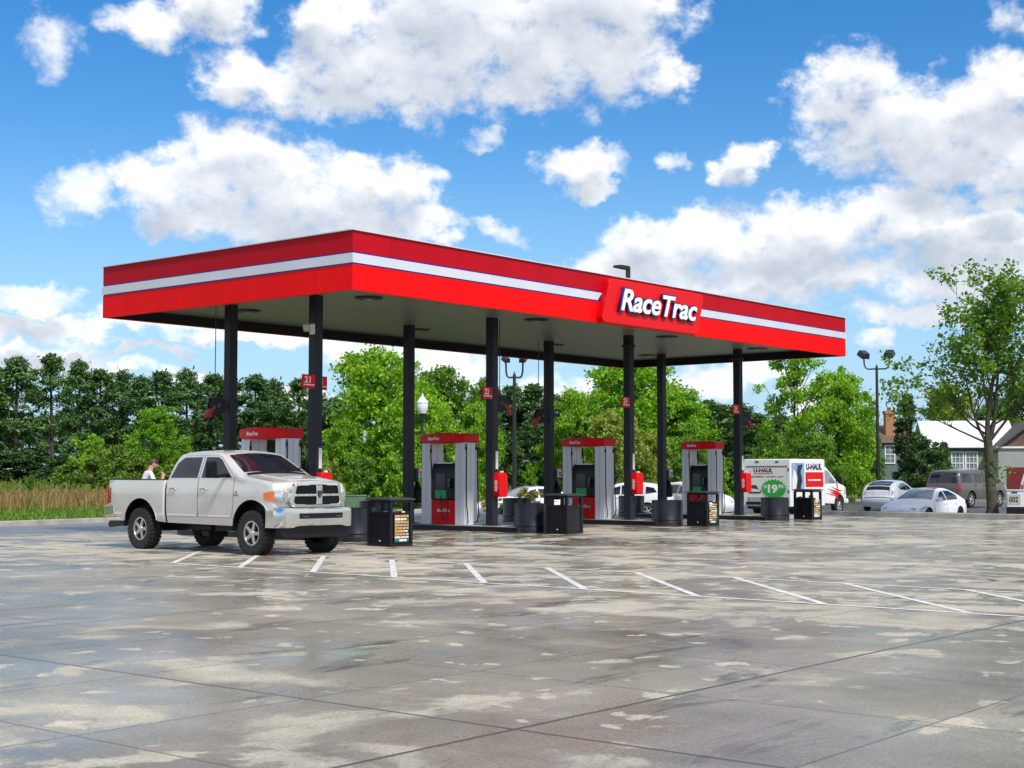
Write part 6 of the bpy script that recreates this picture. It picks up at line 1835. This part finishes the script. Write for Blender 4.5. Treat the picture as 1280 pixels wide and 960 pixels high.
def broadleaf(name, mat, seed, H=10.0, Wd=9.0, base=0.12, lobes=26, clumps=150, per=85, leaf=0.30, sparse=0.0, trunk_r=0.22, barkm='bark', narrow=1.0, spread=0.085):
    """tapered trunk, limbs to every lobe, leaf clumps through the crown's volume"""
    rs = np.random.RandomState(seed)
    t = empty(name)
    zb = H*base
    # lobes: uneven crown
    lob = []
    for i in range(lobes):
        f = (i+rs.uniform(0.1, 0.9))/lobes
        z = zb+(H*0.93-zb)*f
        prof = math.sqrt(max(0.05, 1-((f-0.38)/0.66)**2)) if f > 0.38 else 0.72+0.28*math.sqrt(max(0, 1-((0.38-f)/0.40)**2))
        a = i*2.39996+rs.uniform(-0.5, 0.5)
        rr_ = Wd/2*prof*(rs.uniform(0.52, 0.88) if i % 4 else rs.uniform(0.1, 0.4))*narrow
        lob.append((rr_*math.cos(a), rr_*math.sin(a), z, Wd*rs.uniform(0.10, 0.17)*(1-0.25*f)))
    lob.append((0, 0, H*0.90, Wd*0.11)); lob.append((Wd*0.05, 0.0, H*0.80, Wd*0.16)); lob.append((-Wd*0.06, Wd*0.05, H*0.68, Wd*0.18))
    lob = np.array(lob)
    m = MB()
    bend = [(rs.uniform(-.02, .02)*H, rs.uniform(-.02, .02)*H) for _ in range(3)]
    tp = [Vector((0, 0, 0)), Vector((bend[0][0], bend[0][1], H*0.25)), Vector((bend[1][0], bend[1][1], H*0.5)), Vector((bend[2][0], bend[2][1], H*0.85))]
    m.tube(tp, [trunk_r*1.25, trunk_r, trunk_r*0.7, trunk_r*0.15], 9)
    for (x, y, z, r_) in lob:
        z0 = max(H*base*0.8, z-0.42*math.hypot(x, y)-H*0.14)
        f = z0/(H*0.85); a = tp[min(3, int(f*3))].lerp(tp[min(3, int(f*3)+1)], f*3-int(f*3))
        a = Vector((a.x, a.y, z0))
        e = Vector((x, y, z+r_*0.4)); mid = a.lerp(e, 0.5)+Vector((rs.uniform(-.3, .3), rs.uniform(-.3, .3), -0.04*H*0.5))
        m.tube([a, mid, e], [trunk_r*0.36, trunk_r*0.22, 0.02], 6)
    m.build('trunk', M[barkm], t)
    cs = []
    k = rs.choice(len(lob), clumps, p=(lob[:, 3]**2)/(lob[:, 3]**2).sum())
    dv = rs.normal(size=(clumps, 3)); dv /= np.linalg.norm(dv, axis=1)[:, None]
    rad = rs.uniform(0.45, 1.05, clumps)**0.6
    cc = lob[k, :3]+dv*(lob[k, 3]*rad)[:, None]*np.array([1, 1, 0.82])
    cc[:, 2] = np.maximum(cc[:, 2], H*base*0.55+rs.uniform(0, 0.4, clumps))
    if sparse: cc = cc[rs.uniform(size=clumps) > sparse]
    cr = Wd*spread*rs.uniform(0.55, 1.15, len(cc))
    n = len(cc)*per
    idx = np.repeat(np.arange(len(cc)), per)
    off = rs.normal(size=(n, 3))*0.52
    C = cc[idx]+off*cr[idx][:, None]*np.array([1, 1, 0.62])
    V = leaf_quads(C, leaf*rs.uniform(0.6, 1.35, n), 0.62, rs)
    np_mesh('crown', V, 4, M[mat], t)
    t['_w'] = float(2*np.percentile(np.hypot(C[:, 0], C[:, 1]), 95.5)); t['_h'] = float(np.percentile(C[:, 2], 99.3))
    return t
def pine(name, mat, seed, H=13.0, Wd=4.6, base=0.30, tufts=120, per=60, nl=0.42, trunk_r=0.16):
    rs = np.random.RandomState(seed)
    t = empty(name)
    m = MB()
    bx, by = rs.uniform(-.25, .25), rs.uniform(-.25, .25)
    m.tube([(0, 0, 0), (bx*0.3, by*0.3, H*0.4), (bx, by, H*0.75), (bx, by, H*0.97)], [trunk_r*1.2, trunk_r, trunk_r*0.6, 0.03], 8)
    T_ = []
    for i in range(tufts):
        f = rs.uniform(0, 1)**0.85
        z = H*(base+(0.97-base)*f)
        rmax = Wd/2*(0.34+0.66*math.sin(PI*min(1, 0.30+0.70*f))**0.8)*(1.0 if f < 0.85 else 0.55)
        a = rs.uniform(0, 2*PI); rr_ = rmax*rs.uniform(0.15, 1.0)**0.7
        e = Vector((bx*f+rr_*math.cos(a), by*f+rr_*math.sin(a), z+0.12*rr_))
        if rr_ > rmax*0.55 and i % 2 == 0: m.tube([(bx*f, by*f, z-0.2*rr_), e], [0.045, 0.015], 5)
        T_.append(e)
    [T_.append(Vector((bx+rs.uniform(-.5, .5), by+rs.uniform(-.5, .5), H*rs.uniform(0.86, 0.97)))) for _ in range(5)]; T_.append(Vector((bx, by, H*0.985))); T_.append(Vector((bx, by, H*0.95)))
    m.build('trunk', M['bark_pine'], t)
    T_ = np.array([tuple(v) for v in T_])
    idx = np.repeat(np.arange(len(T_)), per); n = len(idx)
    tr = rs.uniform(0.28, 0.66, len(T_))*Wd/4.6
    C = T_[idx]+rs.normal(size=(n, 3))*0.5*tr[idx][:, None]*np.array([1, 1, 0.7])
    V = leaf_quads(C, nl*rs.uniform(0.6, 1.3, n), 0.34, rs, 0.6)
    np_mesh('crown', V, 4, M[mat], t)
    t['_w'] = float(2*np.percentile(np.hypot(C[:, 0], C[:, 1]), 96)); t['_h'] = float(np.percentile(C[:, 2], 99.3))
    return t

PROTO = {
    'spring_a': broadleaf('spring_tree', 'leaf_spring', 3, 10, 9.0, 0.10, 44, 320, 100, 0.25),
    'spring_b': broadleaf('spring_tree', 'leaf_spring', 8, 10, 8.0, 0.12, 36, 260, 98, 0.25),
    'spring_open': broadleaf('spring_tree', 'leaf_spring', 21, 11, 6.5, 0.22, 22, 120, 62, 0.27, 0.15, 0.15),
    'mid_a': broadleaf('green_tree', 'leaf_mid', 5, 10, 7.5, 0.12, 34, 250, 94, 0.24),
    'olive_a': broadleaf('olive_tree', 'leaf_olive', 13, 7, 6.5, 0.08, 30, 210, 72, 0.24, 0.05),
    'dark_a': broadleaf('dark_tree', 'leaf_dark', 17, 8, 5.5, 0.05, 30, 200, 70, 0.27),
    'shrub_spring': broadleaf('bright_shrub', 'leaf_spring', 31, 3.2, 3.4, 0.03, 16, 80, 60, 0.20, 0, 0.05),
    'shrub_olive': broadleaf('olive_shrub', 'leaf_olive', 37, 3.0, 4.0, 0.03, 16, 85, 60, 0.20, 0, 0.05),
    'shrub_mid': broadleaf('green_shrub', 'leaf_mid', 41, 3.2, 3.8, 0.03, 16, 85, 60, 0.20, 0, 0.05),
    'yellow': broadleaf('yellow_shrub', 'leaf_yellow', 43, 1.1, 1.6, 0.02, 14, 60, 60, 0.09, 0, 0.03),
    'cypress': broadleaf('cypress_tree', 'leaf_dark', 47, 9, 2.6, 0.04, 30, 150, 70, 0.22, 0, 0.12, narrow=0.7, spread=0.13),
    'pine_a': pine('pine_tree', 'needle', 2, 13, 4.6, 0.30, 96, 60), 'pine_b': pine('pine_tree', 'needle', 4, 13, 4.2, 0.38, 80, 60), 'pine_c': pine('pine_tree', 'needle', 9, 13, 5.2, 0.22, 112, 58),
    'pine_young': pine('young_pine', 'needle_young', 15, 4.5, 3.4, 0.05, 75, 60, 0.34, 0.07),
}
USED = set()
def plant(kind, px, Z, wpx, ytop, label, cat, group=None, zoff=0.0):
    src = PROTO[kind]
    c = src if kind not in USED else copy_tree(src)
    USED.add(kind)
    p = at(px, Z); z0 = ground_h(p.x, p.y) if Z < 120 else 0.0
    H = hgt(ytop, Z)-z0
    c.location = (p.x, p.y, z0)
    W_ = wpx*Z/F_PX
    c.scale = (W_/src['_w'], W_/src['_w'], H/src['_h']*1.02)
    c.rotation_euler.z = rng.uniform(0, 2*PI)
    tag(c, label, cat, group)
    return c
PINE_G = 'tall pines along the back of the meadow'
PL = 'tall dark pine standing in the row at the back of the meadow'
q = random.Random(5)
for i, (px, yt) in enumerate([(-42, 462), (-12, 458), (20, 455), (66, 451), (100, 457), (126, 470), (152, 464), (178, 470), (206, 468), (235, 462), (262, 474), (292, 480), (318, 477), (345, 480), (372, 478), (398, 488), (422, 500),
                              (600, 492), (622, 486), (645, 482), (668, 486), (690, 494), (715, 500), (868, 512), (888, 505), (908, 508), (928, 512), (950, 517), (972, 524), (740, 506)]):
    plant(q.choice(['pine_a', 'pine_b', 'pine_c']), px, q.uniform(142, 158), q.uniform(54, 76), yt+q.uniform(-4, 5), PL, 'pine', PINE_G)
for i, px in enumerate(list(range(-60, 430, 30))+list(range(585, 760, 30))+list(range(860, 985, 40))):
    plant(q.choice(['pine_a', 'pine_c', 'pine_c']), px+q.uniform(-8, 8), q.uniform(162, 178), q.uniform(52, 70), q.uniform(512, 535), PL, 'pine', PINE_G)
for i, px in enumerate(list(range(-50, 420, 30))+[606, 640, 672, 704, 880, 915, 945]):
    plant('dark_a', px+q.uniform(-9, 9), q.uniform(128, 138), q.uniform(60, 82), q.uniform(560, 578), 'low dark broadleaf tree filling the gaps below the tall pines', 'tree', 'dark trees under the pines')
G2 = 'young pines before the wood'
for px, Z, w, yt in ((88, 112, 46, 578), (118, 104, 54, 574), (150, 108, 50, 560), (172, 100, 46, 575), (214, 98, 40, 584), (352/1.0, 104, 44, 576), (128, 118, 44, 566)):
    plant('pine_young', px, Z, w, yt, 'young yellow-green pine growing at the front of the dark wood', 'pine', G2)
plant('spring_b', 197, 114, 84, 514, 'round bright green tree standing before the pines, above the man', 'tree')
plant('shrub_spring', 112, 122, 56, 548, 'bright lime green sapling in front of the pine row', 'tree')
plant('shrub_mid', 39, 74, 16, 596, 'small round bush alone in the meadow left of the pickup', 'bush')
# the broad spring-green group behind the first two columns
plant('spring_a', 474, 82, 172, 446, 'broad spring-green tree, tallest behind the first gap of the canopy', 'tree')
plant('spring_b', 430, 79, 76, 532, 'lower yellow-green tree at the left foot of the broad spring-green tree', 'tree')
plant('mid_a', 558, 88, 112, 466, 'mid-green tree right of the broad spring-green tree, behind the globe lamp', 'tree')
plant('spring_b', 532, 77, 104, 508, 'lower spring-green tree directly behind the globe lamp', 'tree')
plant('spring_b', 592, 84, 74, 512, 'narrow spring-green tree left of the 22 column', 'tree')
plant('mid_a', 604, 96, 46, 480, 'slim dark green tree rising left of the twin lamp post', 'tree')
G3 = 'shrubs at the edge of the meadow'
for px, Z, w, yt, k in ((410, 70, 44, 578, 'shrub_olive'), (448, 72, 50, 574, 'shrub_mid'), (492, 72, 56, 570, 'shrub_spring'), (545, 73, 56, 566, 'shrub_mid'), (585, 72, 50, 572, 'shrub_spring')):
    plant(k, px, Z, w, yt, {'shrub_olive': 'olive shrub at the meadow edge just right of the pickup', 'shrub_mid': 'dense green shrub at the foot of the trees behind the dispensers', 'shrub_spring': 'bright shrub at the foot of the trees behind the dispensers'}[k], 'shrub', G3)
plant('dark_a', 628, 106, 58, 545, 'dark tree low behind the twin lamp post', 'tree')
plant('dark_a', 668, 108, 66, 538, 'dark tree low beside the third rear column', 'tree')
plant('dark_a', 697, 110, 60, 530, 'dark tree left of the tallest central spring tree', 'tree')
plant('shrub_spring', 664, 92, 20, 582, 'small bright shrub alone in the dry grass behind the white sedan', 'shrub')
plant('yellow', 656, 61.5, 52, 613, 'yellow-leaved clipped shrub by the white sedan', 'shrub')
plant('yellow', 614, 61.0, 30, 616, 'small yellow shrub left of the 22 column foot', 'shrub')
# central group
plant('spring_a', 790, 90, 176, 453, 'largest spring-green tree, in the middle behind the 23 column', 'tree')
plant('spring_b', 724, 86, 92, 494, 'spring-green tree between the third dispenser and the dark pines', 'tree')
plant('spring_b', 848, 88, 100, 490, 'spring-green tree right of the largest one, left of the 24 column', 'tree')
plant('olive_a', 765, 78, 92, 520, 'olive yellow tree above the third dispenser', 'tree')
plant('olive_a', 812, 80, 70, 546, 'lower olive yellow tree between the 23 column and the fourth rear column', 'tree')
plant('mid_a', 866, 80, 60, 548, 'mid-green bushy tree behind the farthest dispenser', 'tree')
for px, Z, w, yt, k in ((845, 74, 50, 575, 'shrub_mid'), (902, 84, 40, 576, 'shrub_spring')):
    plant(k, px, Z, w, yt, {'shrub_mid': 'green shrub behind the left rear crossover', 'shrub_spring': 'bright shrub between the farthest dispenser and the moving truck'}[k], 'shrub')
# right-hand group
plant('spring_open', 996, 86, 88, 440, 'open-crowned tree with sky showing through, under the right end of the canopy', 'tree')
plant('spring_a', 1046, 89, 104, 474, 'dense spring-green tree left of the tall twin lamp post', 'tree')
plant('mid_a', 962, 96, 58, 540, 'mid-green tree above the moving truck', 'tree')
plant('mid_a', 1010, 82, 74, 548, 'darker green tree behind the cab of the moving truck', 'tree')
plant('mid_a', 1080, 92, 38, 560, 'bushy tree below the lamp post, left of the old house', 'tree')
plant('spring_open', 1056, 100, 60, 464, 'airy treetop above the dense spring-green tree', 'tree')
plant('cypress', 1134, 90, 30, 498, 'narrow dark cypress beside the brick chimney', 'tree')
plant('dark_a', 1152, 83, 62, 548, 'dark glossy tree behind the silver hatchback', 'tree')
plant('dark_a', 1178, 86, 28, 556, 'small dark tree beside the cottage window', 'tree')
plant('olive_a', 1186, 108, 92, 486, 'olive tree crown above the cottage roof', 'tree')
plant('mid_a', 1286, 100, 86, 480, 'green tree above the garage at the right edge', 'tree')
plant('shrub_mid', 1172, 88, 46, 566, 'round green shrub before the cottage, left of its windows', 'shrub')
plant('mid_a', 1240, 118, 80, 505, 'green tree behind the cottage roof', 'tree')
plant('mid_a', 1090, 128, 40, 545, 'tree behind the old house', 'tree')

for i, px in enumerate((-80, -122, -160, -205, -250, -300, 1345, 1392, 1440, 1490, 1545)):
    plant('pine_a' if i % 2 else 'pine_c', px, q.uniform(142, 158), q.uniform(54, 76), q.uniform(456, 482), PL, 'pine', PINE_G)
for i, px in enumerate((1330, 1375, 1425, 1470, 1520)):
    plant('spring_b' if i % 2 else 'mid_a', px, q.uniform(112, 124), q.uniform(80, 105), q.uniform(500, 530), 'broad green tree beyond the garage, past the right edge', 'tree', 'trees beyond the garage')

# ------------------------------------------------------------------ the sparse tree at the kerb
def kerb_tree():
    rs = random.Random(77)
    x0 = 29.25
    lo, hi = 40, 70
    for _ in range(50):
        mid = (lo+hi)/2
        if at(1238, mid).x < x0: lo = mid
        else: hi = mid
    p = at(1238, lo)
    t = empty('kerb_tree', (p.x, p.y, 0.12), head(1, 0, 1238), 'tall sparse-leaved tree with mossy trunk growing beside the kerb', 'tree')
    H = hgt(340, lo)-0.12
    m = MB(); tips = []
    def branch(a, d, L, r, depth):
        pts = [a]; rr_ = [r]
        n = 4 if depth < 2 else 3
        dd = d.copy()
        for k in range(n):
            dd = (dd+Vector((rs.uniform(-.16, .16), rs.uniform(-.16, .16), rs.uniform(-.05, .12)))).normalized()
            pts.append(pts[-1]+dd*(L/n)); rr_.append(r*(1-(k+1)/n*0.68))
        m.tube(pts, rr_, 7 if depth < 2 else 5)
        if depth >= 3:
            tips.append((pts[-1], L)); tips.append((pts[-2], L)); return
        kids = (6 if depth == 0 else 5 if depth == 1 else 4)
        for k in range(kids):
            f = rs.uniform(0.25, 1.0) if k else 1.0
            i = min(n-1, int(f*n)); q_ = pts[i].lerp(pts[i+1], f*n-i) if i+1 < len(pts) else pts[-1]
            ax = Vector((rs.gauss(0, 1), rs.gauss(0, 1), rs.gauss(0.1, 0.5))).normalized()
            nd = (dd*rs.uniform(0.55, 0.9)+ax*rs.uniform(0.5, 0.8)+Vector((0, 0, 0.22))).normalized()
            branch(q_, nd, L*rs.uniform(0.42, 0.66), max(0.012, r*(1-f*0.68)*0.62), depth+1)
        tips.append((pts[-1], L*0.5))
    # trunk, then three leaders
    zt = 3.5
    tr = [Vector((0, 0, -0.1)), Vector((0.02, 0, 0.3)), Vector((-0.06, 0.02, 1.9)), Vector((-0.10, 0, zt))]
    m.tube(tr, [0.31, 0.225, 0.185, 0.17], 14)
    top = tr[-1]
    branch(top+Vector((-0.03, 0, -0.1)), Vector((-0.07, 0.05, 1)).normalized(), H*0.53, 0.115, 0)
    branch(top+Vector((0.06, 0, -0.1)), Vector((0.17, -0.05, 1)).normalized(), H*0.50, 0.10, 0)
    branch(top+Vector((-0.04, 0.03, -0.2)), Vector((-0.42, 0.1, 0.9)).normalized(), H*0.40, 0.07, 1)
    branch(top+Vector((0.04, -0.05, -0.1)), Vector((0.45, 0.2, 0.85)).normalized(), H*0.40, 0.07, 1)
    branch(top+Vector((0.0, -0.05, 0.5)), Vector((-0.75, -0.2, 0.62)).normalized(), H*0.34, 0.05, 1)
    branch(top+Vector((0.05, 0.05, 0.6)), Vector((0.8, 0.1, 0.55)).normalized(), H*0.34, 0.05, 1)
    branch(top+Vector((-0.1, 0.0, -0.1)), Vector((-0.95, -0.1, 0.42)).normalized(), H*0.30, 0.055, 1)
    branch(top+Vector((-0.1, 0.1, 0.3)), Vector((-0.8, 0.5, 0.5)).normalized(), H*0.34, 0.055, 1)
    branch(top+Vector((0.0, 0.1, 0.2)), Vector((0.1, 0.7, 0.7)).normalized(), H*0.34, 0.05, 1)
    m.build('trunk', M['bark_grey'], t)
    r2 = np.random.RandomState(6)
    C = []
    for e, L in tips:
        k = 12
        C.append(np.array(e)+r2.normal(size=(k, 3))*np.array([0.17, 0.17, 0.12]))
    for _ in range(70):   # sprouts low on the trunk
        C.append(np.array([[0.18+r2.normal()*0.28, r2.normal()*0.2, 2.0+r2.normal()*0.25]]))
    C = np.concatenate(C)
    V = leaf_quads(C, 0.20*r2.uniform(0.6, 1.4, len(C)), 0.55, r2)
    print('kerb tree leaves', len(C), 'H', H)
    np_mesh('crown', V, 4, M['leaf_kerb'], t)
    t.scale = (0.90, 0.90, 0.77)
kerb_tree()

# ------------------------------------------------------------------ grass nobody could count
def blades(name, x0, x1, y0, y1, n, h0, h1, w, mat, label, seed, patch=0.0, zfun=None, tilt=0.25):
    rs = np.random.RandomState(seed)
    X = rs.uniform(x0, x1, n); Y = rs.uniform(y0, y1, n)
    if patch:
        k = np.sin(X*0.31+1.3)*np.cos(Y*0.43+0.4)+np.sin(X*0.13+Y*0.21)
        keep = rs.uniform(-2, 2, n) < k+patch
        X, Y = X[keep], Y[keep]; n = len(X)
    Z0 = np.array([ground_h(a, b) for a, b in zip(X, Y)])
    h = rs.uniform(h0, h1, n); a = rs.uniform(0, 2*PI, n)
    lx, ly = rs.normal(0, tilt, n)*h, rs.normal(0, tilt, n)*h
    dx, dy = np.cos(a)*w/2, np.sin(a)*w/2
    V = np.zeros((n, 4, 3))
    V[:, 0] = np.stack([X-dx, Y-dy, Z0-0.02], 1); V[:, 1] = np.stack([X+dx, Y+dy, Z0-0.02], 1)
    V[:, 2] = np.stack([X+dx*0.5+lx, Y+dy*0.5+ly, Z0+h], 1); V[:, 3] = np.stack([X-dx*0.5+lx*0.9, Y-dy*0.5+ly*0.9, Z0+h*0.97], 1)
    o = np_mesh(name, V, 4, mat)
    tag(o, label, 'grass', None, 'stuff')
    return o
blades('tall_grass', -45, 62, 31, 50, 50000, 0.35, 0.88, 0.036, M['grass_tan'], 'tall dry tan grass across the meadow behind the road', 1)
blades('meadow_weeds', -60, 90, 44, 96, 42000, 0.5, 1.35, 0.16, M['weed_green'], 'green and yellow weeds before the wood', 2, 0.9)
blades('meadow_weeds', -45, 62, 29, 44, 9000, 0.3, 0.75, 0.06, M['weed_green'], 'green weeds among the dry tan grass', 4, 0.2)
blades('short_grass', -40, 64, 17.9, 32, 60000, 0.06, 0.22, 0.035, M['grass_green'], 'short green verge grass along the kerb', 3, 0, None, 0.5)
blades('short_grass', 63, 82, -30, 18, 14000, 0.08, 0.22, 0.05, M['grass_green'], 'short green grass beyond the car park', 5, 0, None, 0.5)
for o in list(bpy.data.objects):
    for k in ('_w', '_h'):
        if k in o: del o[k]
